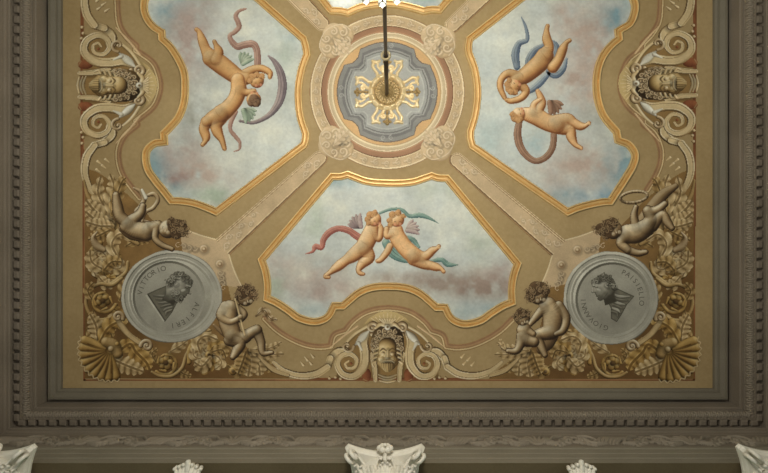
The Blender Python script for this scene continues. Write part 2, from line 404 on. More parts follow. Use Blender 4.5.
for side, n in SIDES.items():
    m = MB()
    for pr in (PR_B, PR_C, PR_D): m.add(*side_strip(pr, side))
    trims[side] = tag(m.build('trim_%d' % n, M_STONE), '%s cornice of grey brown stucco mouldings under the ceiling' % side, None, None, 'structure')
    m = MB(); m.add(*side_strip(PR_A, side)); m.build('border_moulding', M_STONE2, trims[side])
    m = MB(); m.add(*side_strip(PR_E, side)); fr = m.build('frieze', M_STONE, trims[side])
    m = MB(); m.add(*side_strip(PR_F, side)); m.build('architrave', M_ARCH, trims[side])
    m = MB(); m.add(*side_strip(PR_G, side)); m.build('soffit', M_SOFFIT, trims[side])
    m = MB(); m.add(*side_strip(PR_W, side))
    tag(m.build('wall_' + side, M_WALL), 'green painted wall below the %s entablature' % side, None, None, 'structure')

# dentils and leaf-and-dart moulding
def side_frame(side, d):
    """start, unit direction, inward unit, length"""
    r = rect(d); a, b = {'far': (0, 1), 'right': (1, 2), 'near': (2, 3), 'left': (3, 0)}[side]
    A = Vector(W(*r[a])); B = Vector(W(*r[b])); t = (B - A); L = t.length; t.normalize()
    return A, t, Vector((-t.y, t.x, 0)), L
dent = None; leaf_me = None
for side in ('near', 'left', 'right'):
    A, t, nrm, L = side_frame(side, 23.0)
    sp = 9.55 * K; N = int(L / sp); rot = math.atan2(t.y, t.x)
    hz = hs(1.062); dep = hs(1.0715) - hz
    k = 0
    for i in range(N):
        p = A + t * ((i + .5) * L / N)
        if p.y < -4.3: continue
        if dent is None:
            m = MB(); hw = 6.6 * K / 2; hd = 5.2 * K / 2; e = .012
            prof = [(hw, hd, 0), (hw, hd, -dep + e), (hw - e, hd - e, -dep)]; v = []
            for a_, b_, z_ in prof: v += [(-a_, -b_, z_), (a_, -b_, z_), (a_, b_, z_), (-a_, b_, z_)]
            f = [(8, 11, 10, 9)]
            for q in range(2):
                for r_ in range(4): f.append((q * 4 + r_, q * 4 + (r_ + 1) % 4, q * 4 + 4 + (r_ + 1) % 4, q * 4 + 4 + r_))
            m.add(v, f); dent = m.build('dentil', M_STONE, trims[side]); o = dent
        else:
            o = dent.copy(); COL.objects.link(o)
        o.parent = trims[side]; o.matrix_parent_inverse = Matrix(); o.location = (p.x, p.y, ZW - hz + .002); o.rotation_euler = (0, 0, rot); k += 1
    # leaf and dart band: one carved moulding per side
    A, t, nrm, L = side_frame(side, 16.7); m = MB(); sp = 6.1 * K; N = int(L / sp)
    for i in range(N):
        p = A + t * ((i + .5) * L / N)
        if p.y < -4.3: continue
        z = ZW - hs(1.0585)
        def loc(a, b, c): q = p + t * a + nrm * b; return (q.x, q.y, z + c)
        s_ = sp
        for sg in (-1, 1):
            m.tube([loc(sg * s_ * .05, .030, .03), loc(sg * s_ * .32, .018, .0), loc(sg * s_ * .36, -.008, -.018), loc(sg * s_ * .08, -.034, -.026)], [.009, .015, .015, .008], 6)
        m.tube([loc(0, .020, .012), loc(0, -.004, -.012), loc(0, -.026, -.024)], [.008, .020, .009], 6)
        m.tube([loc(s_ * .5, .026, .022), loc(s_ * .5, -.02, -.018)], [.010, .005], 5)
        m.ball(loc(0, -.050, -.034), .015, 5); m.ball(loc(s_ * .5, -.050, -.034), .013, 5)
    m.build('leaf_and_dart_moulding', M_CARVE, trims[side], True)

# ---------------------------------------------------------------- generic real relief (height field laid on a surface)
class Relief:
    def __init__(s, x0, y0, x1, y1, step): s.c = Canvas(x0, y0, x1, y1, step); s.H = np.zeros(s.c.X.shape)
    def stroke(s, pts, rs, k=1.0, n=6, hole=False, flat=0.0):
        pts = np.asarray(pts, float)
        if pts.ndim == 1: pts = pts[None]
        rs = list(rs) if hasattr(rs, '__len__') else [rs] * len(pts)
        if len(rs) != len(pts): rs = list(np.interp(np.linspace(0, 1, len(pts)), np.linspace(0, 1, len(rs)), rs))
        if len(pts) > 1: a = spline(np.column_stack([pts, rs]), n); pts = a[:, :2]; rs = list(np.maximum(.15, a[:, 2]))
        r = s.c.q(pts, rs)
        if r is None: return
        rr = np.interp(r[4], np.linspace(0, 1, len(rs)), rs)
        h = np.where(r[1] < 1, rr * np.clip(1 - r[1] ** 2, 0, 1) ** (.5 if not flat else flat) * k + .02, 0)
        s.H[r[0]] = np.maximum(s.H[r[0]], h)
    def leaf(s, pts, w, n=4, k=1.0):
        m = spline(pts, 10); N = len(m)
        for i in range(n):
            u = (i + .35) / n; j = min(N - 2, int(u * (N - 1) * .92)); t = m[j + 1] - m[j]; t = t / (np.hypot(*t) + 1e-9); nn = np.array([-t[1], t[0]])
            wl = w * (math.sin(PI * (.2 + .7 * u)) ** .7)
            for sg in (-1, 1):
                d = t * .6 + nn * sg * .8; s.stroke([m[j], m[j] + d * wl * .7, m[j] + d * wl * .95 + t * wl * .5], [wl * .12 + .2, wl * .19 + .2, .25], k * 1.5, 4)
        s.stroke(m[::3], [w * .15 + .3, w * .12 + .2, .2], k * 1.8, 2)
    def build(s, name, mat, fn, parent=None, scale=1.0):
        M = s.H > 0; M2 = M.copy(); M2[1:] |= M[:-1]; M2[:-1] |= M[1:]; M2[:, 1:] |= M[:, :-1]; M2[:, :-1] |= M[:, 1:]
        k = M2[:-1, :-1] & M2[1:, :-1] & M2[:-1, 1:] & M2[1:, 1:]
        j, i = np.nonzero(k); nx = s.c.nx; a = j * nx + i; quads = np.stack([a, a + nx, a + nx + 1, a + 1], 1)
        used = np.zeros(nx * s.c.ny, bool); used[quads.ravel()] = True; idx = np.cumsum(used) - 1
        co = fn(s.c.X.ravel()[used], s.c.Y.ravel()[used], s.H.ravel()[used] * scale)
        me = bpy.data.meshes.new(name); me.from_pydata(co.tolist(), [], idx[quads].tolist()); me.update()
        me.polygons.foreach_set('use_smooth', [True] * len(me.polygons))
        return link(name, me, mat, parent)

# carved foliage on the near frieze: u along the wall (plan units), v down the wall (plan units)
FRH = (hs(1.160) - hs(1.094)) / K
R = Relief(30, 0, 745, FRH, .62)
cy = FRH * .52
for n_, cx in enumerate((50, 118, 187, 252, 318, 385, 452, 518, 585, 652, 722)):
    palm = n_ % 2 == 1 or abs(cx - 385) < 2
    if palm:
        for q in range(-3, 4):
            a = q * .5; R.stroke([(cx + q * .8, cy + 9), (cx + math.sin(a) * 8, cy + 5 - math.cos(a) * 6), (cx + math.sin(a) * 15, cy + 4 - math.cos(a) * 13)], [.8, 1.9, 1.1], .9)
    else:
        for q in range(6):
            R.stroke([(cx - 13 + q * 3, cy + 9), (cx - 10 + q * 4, cy), (cx - 2 + q * 4.4, cy - 8 + q)], [1.0, 1.9, .7], .9)
    for f in (-1, 1):
        u = lambda x, v_: (cx + f * x, cy + v_)
        R.stroke([u(8, 8), u(16, 10), u(24, 5), u(30, -3), u(38, -8)], [1.6, 2.0, 1.7, 1.4, .8], .9)
        R.stroke([u(12, 2), u(18, -6), u(27, -10)], [1.0, 1.6, .8], .9)
        R.stroke(spiral(*u(27, 4), 6.5, 1.2, PI if f > 0 else 0, f * 1.3), [1.4, 1.2, .8], 1.0, 2)
        for q in range(4): R.stroke([u(14 + q * 5, 8 - q * 3), u(17 + q * 5, 12 - q * 2.4), u(21 + q * 5, 12 - q * 3)], [.7, 1.3, .6], .9)
        R.stroke([u(27, 4)], [1.9], 1.0)
zt = ZW - hs(1.094)
def on_near(u, v, h):
    y = (FY1 + 29.7 - 236.5) * K - h * K
    return np.stack([(u - 384) * K, y, zt - v * K], 1)
R.build('carved_frieze_foliage', M_CARVE, on_near, trims['near'], 1.8)

# ================================================================= GILT-FRAMED SKY PANELS
Lo = chain([(216.5, -42), (306, 37)], [(306, 37), (308.6, 46), (310, 54.5)], [(310, 54.5), (304, 72), (301.2, 92), (303, 115), (308.6, 133)],
           [(308.6, 133), (308, 141), (306, 147)], [(306, 147), (216.5, 215.3)], [(216.5, 215.3), (206, 210.7), (192.5, 206), (179, 204), (170, 204)],
           [(170, 204), (161, 192.5), (152.7, 182.3), (145, 170.5), (142.5, 157), (145, 147.6), (152.8, 140.7), (160.8, 139.2)], [(160.8, 139.2), (160.4, 132.4)],
           [(160.4, 132.4), (168, 124.8), (175.7, 115.5), (180.7, 102), (181.8, 86.5), (180.7, 72.7), (175.7, 60.9), (168, 49), (158.8, 40.3)], [(158.8, 40.3), (158.4, 33.8)],
           [(158.4, 33.8), (151, 28.8), (144.4, 20.3), (141, 10), (141.5, 0), (146, -12), (157, -26), (168, -31)], [(168, -31), (192, -34), (216.5, -42)])
Ro = chain([(567.6, -42), (467, 37)], [(467, 37), (465.4, 46), (466, 54)], [(466, 54), (472, 71), (474.6, 92), (472.5, 113), (467.4, 131)], [(467.4, 131), (467.6, 139), (470, 148)],
           [(470, 148), (567.6, 215.5)], [(567.6, 215.5), (578, 211), (590.5, 207.5), (603, 205), (612, 204.6)],
           [(612, 204.6), (627.3, 181.2), (636, 166), (638, 153.3), (631, 142.5), (621, 138)], [(621, 138), (619.6, 130.5)],
           [(619.6, 130.5), (607, 115.2), (601.5, 101), (599.6, 86.5), (601, 70), (606, 57), (614, 47), (622.5, 40)], [(622.5, 40), (621.7, 32.5)],
           [(621.7, 32.5), (632.9, 24.7), (638, 10.4), (636.8, 0), (630, -14), (612, -31)], [(612, -31), (590, -34), (567.6, -42)])
def mir(p, cx=389.6, k=0.015): 
    return [(2 * cx - x, y + (cx - x) * 2 * k) for x, y in reversed(p)]
bl = [[(258, 259.3), (330.8, 173.3)], [(330.8, 173.3), (340, 173.4), (347.5, 171.2)], [(347.5, 171.2), (357, 174.8), (366.2, 178), (377, 179.6), (389.6, 180.2)]]
bb = [[(389.6, 289.4), (381, 289.5), (370.8, 291), (360.7, 295.3), (351.8, 302.3), (344.2, 309)], [(344.2, 309), (336, 309)],
      [(336, 309), (332.2, 316.3), (326.5, 321.5), (317, 324.6), (307, 323.8), (295.7, 319.7), (286.2, 312.6), (274.8, 305.2), (263.7, 300.4)],
      [(263.7, 300.4), (264.3, 286), (262.4, 272.4), (258, 259.3)]]
Bo = chain(*(bl + [mir(s) for s in reversed(bl)] + [mir(s) for s in reversed(bb)] + bb))
To = chain([(250, -92), (257, -80), (320, 1.7), (330, 13.5)], [(330, 13.5), (339, 13.8), (348, 15.8)], [(348, 15.8), (360, 10.4), (373, 7.6), (388, 6.6), (404, 8.6), (424, 14)],
           [(424, 14), (432, 12.4), (441, 12.7)], [(441, 12.7), (520, -80)], [(520, -80), (516, -105), (515, -118)], [(515, -118), (480, -140), (440, -130), (389, -100), (340, -130), (300, -140), (262, -118)], [(262, -118), (258, -105), (250, -92)])
To = To[1:]
def dedupe(p):
    o = []
    for q in p:
        if not o or np.hypot(*(np.array(q) - o[-1])) > .25: o.append(np.array(q, float))
    if np.hypot(*(o[0] - o[-1])) < .25: o.pop()
    return np.array(o)
def area(p): x, y = p.T; return .5 * np.sum(x * np.roll(y, -1) - np.roll(x, -1) * y)
def offset(p, d):
    """mitred inward offset of a closed loop"""
    s = 1 if area(p) > 0 else -1
    a = np.roll(p, 1, 0); b = np.roll(p, -1, 0); t1 = p - a; t2 = b - p
    t1 /= np.hypot(*t1.T)[:, None]; t2 /= np.hypot(*t2.T)[:, None]
    n1 = np.column_stack([-t1[:, 1], t1[:, 0]]) * s; n2 = np.column_stack([-t2[:, 1], t2[:, 0]]) * s
    m = n1 + n2; k = np.clip(np.sum(m * n1, 1), .5, 2); return p + m / k[:, None] * d
FP = [(-.7, 0), (-.65, .014), (-.2, .036), (.5, .036), (.9, .020), (1.3, .004), (2.0, .016), (3.2, .024), (4.4, .026), (5.0, .010), (5.4, .006), (5.7, .028), (6.3, .032), (6.7, .018), (6.9, 0)]
BEADS = (1, 2, 3, 11, 12)
def frame(loop, parent):
    n = len(loop); Q = [[P(x, y, .018)[:2] + (ZW - h,) for x, y in offset(loop, o)] for o, h in FP]
    def strip(rows):
        v = []; f = []
        for a in rows:
            b = len(v); v += Q[a] + Q[a + 1]
            for k in range(n): f.append((b + k, b + (k + 1) % n, b + n + (k + 1) % n, b + n + k))
        return v, f
    ob = mesh('gilt_frame', *strip([i for i in range(len(FP) - 1) if i not in BEADS]), M_GILT, parent)
    mesh('bead', *strip((1, 2, 3)), M_BEAD, ob); mesh('bead', *strip((11, 12)), M_BEAD, ob)
    return ob
SKY0 = (203, 209, 203)
def sky(loop, blobs, parent, seed):
    q = offset(loop, 6.2); c = Canvas(q[:, 0].min(), max(-60, q[:, 1].min()), q[:, 0].max(), q[:, 1].max(), 1.0)
    c.poly(q, SKY0)
    # brushed unevenness
    n = fbm(c.X, c.Y, seed, 34); n2 = fbm(c.X + 40, c.Y * 1.3, seed + 9, 16)
    n3 = fbm(c.X * .5 + c.Y * .3, c.Y * 1.4 - c.X * .4, seed + 21, 7); c.C *= (1 + .065 * n + .05 * n2 + .04 * n3)[..., None]; c.C *= 1 + n2[..., None] * np.array([.02, 0, -.03])
    for b in blobs:
        x, y, rx, ry, col, a = b[:6]; rot = b[6] if len(b) > 6 else 0
        c.blob(x, y, rx * 1.1, ry * 1.1, col, min(1, a * 1.15), rot, .7)
    return c.build('sky_painting', M_SKY, parent, .003)
MAU = (180, 164, 156); PNK = (190, 172, 160); BLU = (134, 164, 174); GRN = (176, 190, 172); PAL = (224, 226, 212); GRY = (160, 160, 150)
centre_l = 'framed sky painting'
pA = empty('framed_sky_painting', P(225, 87), 'gilt framed sky painting left of the medallion with two embracing winged cherubs', 'ceiling painting')
pB = empty('framed_sky_painting', P(545, 87), 'gilt framed sky painting right of the medallion with cherubs in blue and brown drapery', 'ceiling painting')
pC = empty('framed_sky_painting', P(389, 250), 'gilt framed sky painting below the medallion with two cherubs under a teal scarf', 'ceiling painting')
pD = empty('framed_sky_painting', P(389, -60), 'gilt framed sky painting above the medallion cut by the top edge', 'ceiling painting')
for loop, par in ((Lo, pA), (Ro, pB), (Bo, pC), (To, pD)): frame(dedupe(loop), par)
sky(dedupe(Lo), [(175, 12, 22, 26, BLU, .55), (190, 40, 24, 40, MAU, .75), (200, 8, 20, 20, MAU, .5), (163, 178, 24, 26, BLU, .85), (152, 160, 10, 14, BLU, .7), (200, 172, 32, 16, PNK, .9, .3), (183, 150, 22, 16, MAU, .7), (178, 178, 12, 9, (160, 128, 120), .6), (215, 195, 30, 10, GRN, .7),
                 (195, 110, 20, 26, GRY, .55), (285, 60, 14, 40, GRN, .3), (265, 130, 26, 16, PAL, .5), (290, 40, 12, 12, BLU, .3), (245, 25, 22, 22, PAL, .5), (240, 160, 30, 16, PAL, .35), (215, 92, 12, 12, PAL, .6)], pA, 3)
sky(dedupe(Ro), [(600, 40, 34, 40, PNK, .85), (585, 85, 34, 24, PNK, .7), (565, 20, 16, 22, PNK, .5), (628, 165, 22, 28, BLU, .85), (600, 195, 40, 10, (140, 168, 184), .6), (585, 165, 30, 22, PNK, .7), (556, 178, 20, 24, (196, 172, 158), .35), (620, 20, 18, 24, BLU, .55), (565, 195, 16, 10, BLU, .55),
                 (500, 30, 24, 20, PAL, .45), (485, 60, 10, 26, (196, 206, 204), .6), (490, 140, 18, 26, (186, 202, 200), .6), (535, 142, 14, 14, (178, 200, 202), .6), (605, 115, 22, 18, GRY, .35)], pB, 5)
sky(dedupe(Bo), [(300, 275, 36, 18, MAU, .75), (275, 262, 16, 12, MAU, .6), (330, 290, 40, 16, MAU, .7), (440, 283, 34, 12, (158, 144, 132), .8), (480, 285, 34, 16, (156, 138, 126), .85), (500, 272, 20, 12, MAU, .6), (400, 280, 50, 9, (168, 158, 148), .7), (355, 285, 26, 12, PAL, .3), (300, 272, 14, 12, PAL, .45),
                 (300, 312, 30, 10, BLU, .35), (275, 285, 12, 20, GRN, .5), (480, 312, 30, 12, BLU, .4), (340, 182, 22, 8, BLU, .5), (430, 190, 30, 12, GRN, .3), (330, 205, 30, 14, PAL, .5), (450, 215, 34, 16, PAL, .4), (315, 220, 12, 30, GRN, .4), (480, 240, 16, 24, GRN, .35), (395, 300, 20, 8, GRY, .4)], pC, 7)
sky(dedupe(To), [(420, 0, 30, 14, BLU, .4), (345, -2, 22, 14, (236, 240, 232), .5), (400, -20, 60, 20, PAL, .4)], pD, 9)  # the near-white blob puts a glow of light into the sky colour

def ribbon(par, pts, rs, pal, box, name='ribbon', label=None, h=.0055):
    c = Canvas(*box, .5); c.stroke(pts, rs, pal, sh=False, n=7)
    p = spline(np.column_stack([np.array(pts, float), np.interp(np.linspace(0, 1, len(pts)), np.linspace(0, 1, len(rs)), rs)]), 6)
    # fold lines along the cloth
    d = np.gradient(p[:, :2], axis=0); d /= (np.hypot(*d.T)[:, None] + 1e-9); nn = np.column_stack([-d[:, 1], d[:, 0]])
    for o, g in ((-.35, .55), (.3, .65)):
        c.stroke(p[2:-2, :2] + nn[2:-2] * p[2:-2, 2:3] * o, list(np.maximum(.3, p[2:-2, 2] * .13)), [tuple(int(q * g) for q in pal[1]), tuple(int(q * (g + .2)) for q in pal[1])], sh=False, raw=True)
    warp(c, 3, 5, .85, 1.1)
    o = c.build(name, M_PAINT, par, h)
    if label: o['label'] = label
    return o
RED = [(128, 70, 62), (160, 96, 84), (186, 124, 108), (206, 154, 136)]
MVR = [(128, 92, 80), (156, 120, 106), (182, 148, 132), (204, 176, 158)]
PUR = [(92, 82, 88), (118, 106, 110), (148, 134, 134), (180, 166, 158)]
BLUE = [(74, 88, 110), (98, 114, 134), (134, 148, 160), (172, 182, 184)]
TEAL = [(64, 96, 94), (92, 126, 122), (126, 156, 146), (166, 188, 172)]
BRNR = [(108, 74, 56), (136, 100, 78), (164, 130, 106), (186, 156, 130)]
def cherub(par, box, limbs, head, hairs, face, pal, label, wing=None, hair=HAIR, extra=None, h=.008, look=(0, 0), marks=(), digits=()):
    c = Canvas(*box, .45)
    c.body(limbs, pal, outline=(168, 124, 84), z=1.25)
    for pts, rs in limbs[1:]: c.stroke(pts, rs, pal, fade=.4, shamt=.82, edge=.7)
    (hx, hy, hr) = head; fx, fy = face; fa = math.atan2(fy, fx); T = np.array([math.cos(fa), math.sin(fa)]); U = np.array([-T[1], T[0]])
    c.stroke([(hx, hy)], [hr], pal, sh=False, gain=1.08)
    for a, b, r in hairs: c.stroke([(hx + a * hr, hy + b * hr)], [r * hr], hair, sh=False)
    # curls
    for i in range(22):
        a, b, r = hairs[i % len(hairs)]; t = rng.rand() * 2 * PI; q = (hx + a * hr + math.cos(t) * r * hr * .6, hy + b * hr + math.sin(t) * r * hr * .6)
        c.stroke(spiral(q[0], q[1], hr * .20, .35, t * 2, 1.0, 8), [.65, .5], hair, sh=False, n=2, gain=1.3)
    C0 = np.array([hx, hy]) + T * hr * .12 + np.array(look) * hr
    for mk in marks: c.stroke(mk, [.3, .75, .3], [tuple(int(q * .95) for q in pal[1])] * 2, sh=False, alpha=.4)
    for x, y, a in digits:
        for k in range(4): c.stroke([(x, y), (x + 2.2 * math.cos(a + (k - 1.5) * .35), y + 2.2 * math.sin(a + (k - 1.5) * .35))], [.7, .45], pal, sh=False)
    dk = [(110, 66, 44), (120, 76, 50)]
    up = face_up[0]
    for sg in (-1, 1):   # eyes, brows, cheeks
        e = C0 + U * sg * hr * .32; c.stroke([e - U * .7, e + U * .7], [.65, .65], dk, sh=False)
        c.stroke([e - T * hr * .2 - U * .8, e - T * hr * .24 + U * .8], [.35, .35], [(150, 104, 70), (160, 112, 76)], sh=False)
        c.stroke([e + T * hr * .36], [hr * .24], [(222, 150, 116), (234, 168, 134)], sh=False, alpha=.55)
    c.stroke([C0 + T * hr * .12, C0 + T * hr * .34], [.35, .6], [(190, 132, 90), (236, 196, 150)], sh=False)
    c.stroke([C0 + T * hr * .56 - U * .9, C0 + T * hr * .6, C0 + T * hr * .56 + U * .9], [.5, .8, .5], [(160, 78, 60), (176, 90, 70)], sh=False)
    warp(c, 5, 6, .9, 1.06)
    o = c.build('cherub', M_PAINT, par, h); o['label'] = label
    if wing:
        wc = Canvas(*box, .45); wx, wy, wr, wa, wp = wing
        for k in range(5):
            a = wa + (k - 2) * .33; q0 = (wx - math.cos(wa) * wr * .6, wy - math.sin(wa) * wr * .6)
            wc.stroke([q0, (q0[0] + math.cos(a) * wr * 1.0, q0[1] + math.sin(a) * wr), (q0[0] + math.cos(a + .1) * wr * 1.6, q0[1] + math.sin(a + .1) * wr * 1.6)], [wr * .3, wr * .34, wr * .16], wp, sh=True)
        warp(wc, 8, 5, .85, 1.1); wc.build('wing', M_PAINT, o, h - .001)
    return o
face_up = [0]
WG = [(96, 116, 100), (130, 150, 130), (162, 178, 156), (190, 198, 176)]
WM = [(120, 100, 106), (150, 130, 132), (178, 160, 154), (200, 186, 174)]
# left panel
bx = (192, 3, 292, 156)
ribbon(pA, [(257, 70), (257.5, 58), (256.5, 49), (252.6, 44), (244, 44.8), (237.4, 46.5), (231.8, 41.5), (229.8, 35.5), (234.8, 32), (239, 27), (238, 22), (235.7, 16), (239, 11), (246, 8.8)], [3.8, 3.6, 3.8, 4, 3.8, 3.2, 2.4, 2.8, 3, 2.8, 2.2, 1.2], MVR, bx, 'ribbon', 'mauve pink ribbon')
ribbon(pA, [(268.5, 56), (274, 61), (279.5, 70), (282.4, 82), (281.5, 94), (277.5, 105), (268.5, 115.5), (254, 122.4), (240, 121)], [1.2, 2.6, 4.0, 4.6, 4.8, 4.2, 3.0, 2.2, 1.6], PUR, bx, 'scarf', 'dark purple grey scarf blown in a crescent')
ribbon(pA, [(236, 112), (231, 122), (230.5, 130), (235, 136), (239.6, 142), (239.4, 149), (234, 151.5)], [2.4, 2.6, 2.2, 2.4, 2.0, 1.4, .8], MVR, bx, 'ribbon')
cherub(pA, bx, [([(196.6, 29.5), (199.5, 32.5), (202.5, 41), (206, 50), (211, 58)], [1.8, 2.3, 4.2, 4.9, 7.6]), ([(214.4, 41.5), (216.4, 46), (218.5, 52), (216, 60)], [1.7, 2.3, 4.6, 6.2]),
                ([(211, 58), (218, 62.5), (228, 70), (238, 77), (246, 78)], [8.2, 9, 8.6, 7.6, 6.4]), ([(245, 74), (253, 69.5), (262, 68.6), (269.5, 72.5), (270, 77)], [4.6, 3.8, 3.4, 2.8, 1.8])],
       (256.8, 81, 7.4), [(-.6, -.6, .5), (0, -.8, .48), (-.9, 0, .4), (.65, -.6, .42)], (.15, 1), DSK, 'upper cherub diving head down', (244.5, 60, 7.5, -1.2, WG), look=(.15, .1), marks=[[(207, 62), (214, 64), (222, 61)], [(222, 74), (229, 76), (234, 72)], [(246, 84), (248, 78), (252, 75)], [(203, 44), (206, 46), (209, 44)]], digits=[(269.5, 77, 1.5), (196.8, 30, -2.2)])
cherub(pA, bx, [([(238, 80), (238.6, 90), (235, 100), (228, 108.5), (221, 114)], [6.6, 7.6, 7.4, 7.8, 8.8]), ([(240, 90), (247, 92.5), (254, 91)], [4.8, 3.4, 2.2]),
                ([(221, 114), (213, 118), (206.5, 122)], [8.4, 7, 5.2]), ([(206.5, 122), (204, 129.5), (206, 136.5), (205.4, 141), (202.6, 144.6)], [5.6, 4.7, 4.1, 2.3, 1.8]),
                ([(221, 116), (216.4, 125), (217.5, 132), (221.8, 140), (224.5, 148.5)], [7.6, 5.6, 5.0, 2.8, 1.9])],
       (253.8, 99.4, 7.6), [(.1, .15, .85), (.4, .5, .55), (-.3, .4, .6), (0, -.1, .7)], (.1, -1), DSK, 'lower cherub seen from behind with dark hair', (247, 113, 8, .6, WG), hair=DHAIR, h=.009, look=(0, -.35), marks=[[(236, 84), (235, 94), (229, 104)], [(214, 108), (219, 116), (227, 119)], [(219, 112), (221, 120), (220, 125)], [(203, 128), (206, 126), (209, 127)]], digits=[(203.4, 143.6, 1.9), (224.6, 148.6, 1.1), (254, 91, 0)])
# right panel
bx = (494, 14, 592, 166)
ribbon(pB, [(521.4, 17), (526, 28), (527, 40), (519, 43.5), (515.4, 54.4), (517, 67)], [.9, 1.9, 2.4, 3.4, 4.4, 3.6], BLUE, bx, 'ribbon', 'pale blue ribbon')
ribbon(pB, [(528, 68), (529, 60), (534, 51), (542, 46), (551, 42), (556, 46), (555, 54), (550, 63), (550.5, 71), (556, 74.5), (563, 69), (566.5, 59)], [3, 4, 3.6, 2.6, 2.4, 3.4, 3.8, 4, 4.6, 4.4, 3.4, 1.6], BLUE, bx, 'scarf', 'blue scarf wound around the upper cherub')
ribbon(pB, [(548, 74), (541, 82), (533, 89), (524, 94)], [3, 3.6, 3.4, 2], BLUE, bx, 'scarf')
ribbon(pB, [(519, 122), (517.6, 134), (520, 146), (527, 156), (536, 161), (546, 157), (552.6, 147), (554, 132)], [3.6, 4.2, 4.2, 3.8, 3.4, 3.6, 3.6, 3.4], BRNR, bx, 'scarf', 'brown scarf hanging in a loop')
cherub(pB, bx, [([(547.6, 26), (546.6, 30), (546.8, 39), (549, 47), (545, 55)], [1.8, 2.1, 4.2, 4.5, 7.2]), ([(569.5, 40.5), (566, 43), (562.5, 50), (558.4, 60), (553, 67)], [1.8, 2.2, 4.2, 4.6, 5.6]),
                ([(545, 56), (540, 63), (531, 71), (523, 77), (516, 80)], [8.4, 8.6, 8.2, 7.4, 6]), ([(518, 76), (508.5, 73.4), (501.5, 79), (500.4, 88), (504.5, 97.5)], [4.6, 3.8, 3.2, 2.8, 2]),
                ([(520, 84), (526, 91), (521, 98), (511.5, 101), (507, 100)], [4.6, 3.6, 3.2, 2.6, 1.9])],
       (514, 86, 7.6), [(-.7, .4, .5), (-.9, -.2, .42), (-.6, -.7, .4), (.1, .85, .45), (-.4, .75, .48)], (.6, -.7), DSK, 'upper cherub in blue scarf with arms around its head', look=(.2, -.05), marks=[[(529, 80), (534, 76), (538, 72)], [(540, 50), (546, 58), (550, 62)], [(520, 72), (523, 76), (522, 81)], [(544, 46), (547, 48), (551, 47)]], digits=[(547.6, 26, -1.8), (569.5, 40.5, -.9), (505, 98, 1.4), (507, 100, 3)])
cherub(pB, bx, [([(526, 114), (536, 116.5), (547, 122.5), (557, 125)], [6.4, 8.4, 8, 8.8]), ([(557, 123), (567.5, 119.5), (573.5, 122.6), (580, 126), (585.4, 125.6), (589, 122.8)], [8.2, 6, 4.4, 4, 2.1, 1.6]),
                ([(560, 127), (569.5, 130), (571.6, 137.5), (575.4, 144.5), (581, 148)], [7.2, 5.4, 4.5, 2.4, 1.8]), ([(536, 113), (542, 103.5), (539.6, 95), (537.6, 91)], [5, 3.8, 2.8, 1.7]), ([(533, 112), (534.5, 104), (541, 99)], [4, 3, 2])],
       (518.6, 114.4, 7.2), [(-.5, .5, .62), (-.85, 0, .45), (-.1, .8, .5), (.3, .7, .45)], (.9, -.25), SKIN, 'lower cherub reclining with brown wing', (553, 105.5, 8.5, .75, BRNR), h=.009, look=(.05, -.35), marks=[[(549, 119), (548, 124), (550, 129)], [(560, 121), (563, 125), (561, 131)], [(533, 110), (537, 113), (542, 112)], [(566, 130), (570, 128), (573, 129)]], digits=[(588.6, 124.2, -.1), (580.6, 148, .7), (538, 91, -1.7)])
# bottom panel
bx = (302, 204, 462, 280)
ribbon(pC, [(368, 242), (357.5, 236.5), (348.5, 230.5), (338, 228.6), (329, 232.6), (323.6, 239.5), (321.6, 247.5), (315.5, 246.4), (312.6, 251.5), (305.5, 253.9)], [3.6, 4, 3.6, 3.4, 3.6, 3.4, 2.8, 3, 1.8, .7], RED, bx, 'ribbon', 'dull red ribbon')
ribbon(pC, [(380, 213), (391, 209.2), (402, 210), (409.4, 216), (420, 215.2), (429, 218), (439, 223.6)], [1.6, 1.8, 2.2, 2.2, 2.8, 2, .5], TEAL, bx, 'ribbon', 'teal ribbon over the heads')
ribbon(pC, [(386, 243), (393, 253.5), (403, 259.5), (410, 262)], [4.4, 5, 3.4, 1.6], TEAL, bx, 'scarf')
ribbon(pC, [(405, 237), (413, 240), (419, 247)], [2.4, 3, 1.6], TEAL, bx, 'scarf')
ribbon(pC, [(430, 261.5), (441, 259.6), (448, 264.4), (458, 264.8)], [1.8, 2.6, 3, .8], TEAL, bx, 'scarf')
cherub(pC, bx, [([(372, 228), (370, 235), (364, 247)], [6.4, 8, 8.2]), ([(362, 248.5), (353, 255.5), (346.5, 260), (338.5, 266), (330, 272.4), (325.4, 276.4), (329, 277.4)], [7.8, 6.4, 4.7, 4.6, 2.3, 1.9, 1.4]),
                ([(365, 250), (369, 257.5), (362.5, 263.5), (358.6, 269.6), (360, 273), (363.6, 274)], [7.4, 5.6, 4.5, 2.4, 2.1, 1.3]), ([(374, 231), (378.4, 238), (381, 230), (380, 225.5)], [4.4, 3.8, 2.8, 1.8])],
       (374, 219.6, 7.6), [(-.5, -.6, .55), (-.85, .0, .45), (.1, -.85, .45), (-.7, .5, .38)], (.1, 1), SKIN, 'left cherub with red ribbon and hand at its mouth', (357.5, 223.5, 8, -2.4, WM), look=(.38, .05), marks=[[(360, 240), (366, 244), (372, 243)], [(356, 254), (361, 253), (364, 257)], [(371, 229), (373, 234), (371, 238)], [(340, 262), (342, 265), (342, 268)], [(358, 262), (361, 262), (364, 263)]], digits=[(325.6, 275.4, 2.6), (362, 273, .3), (380, 225.6, -1.6)])
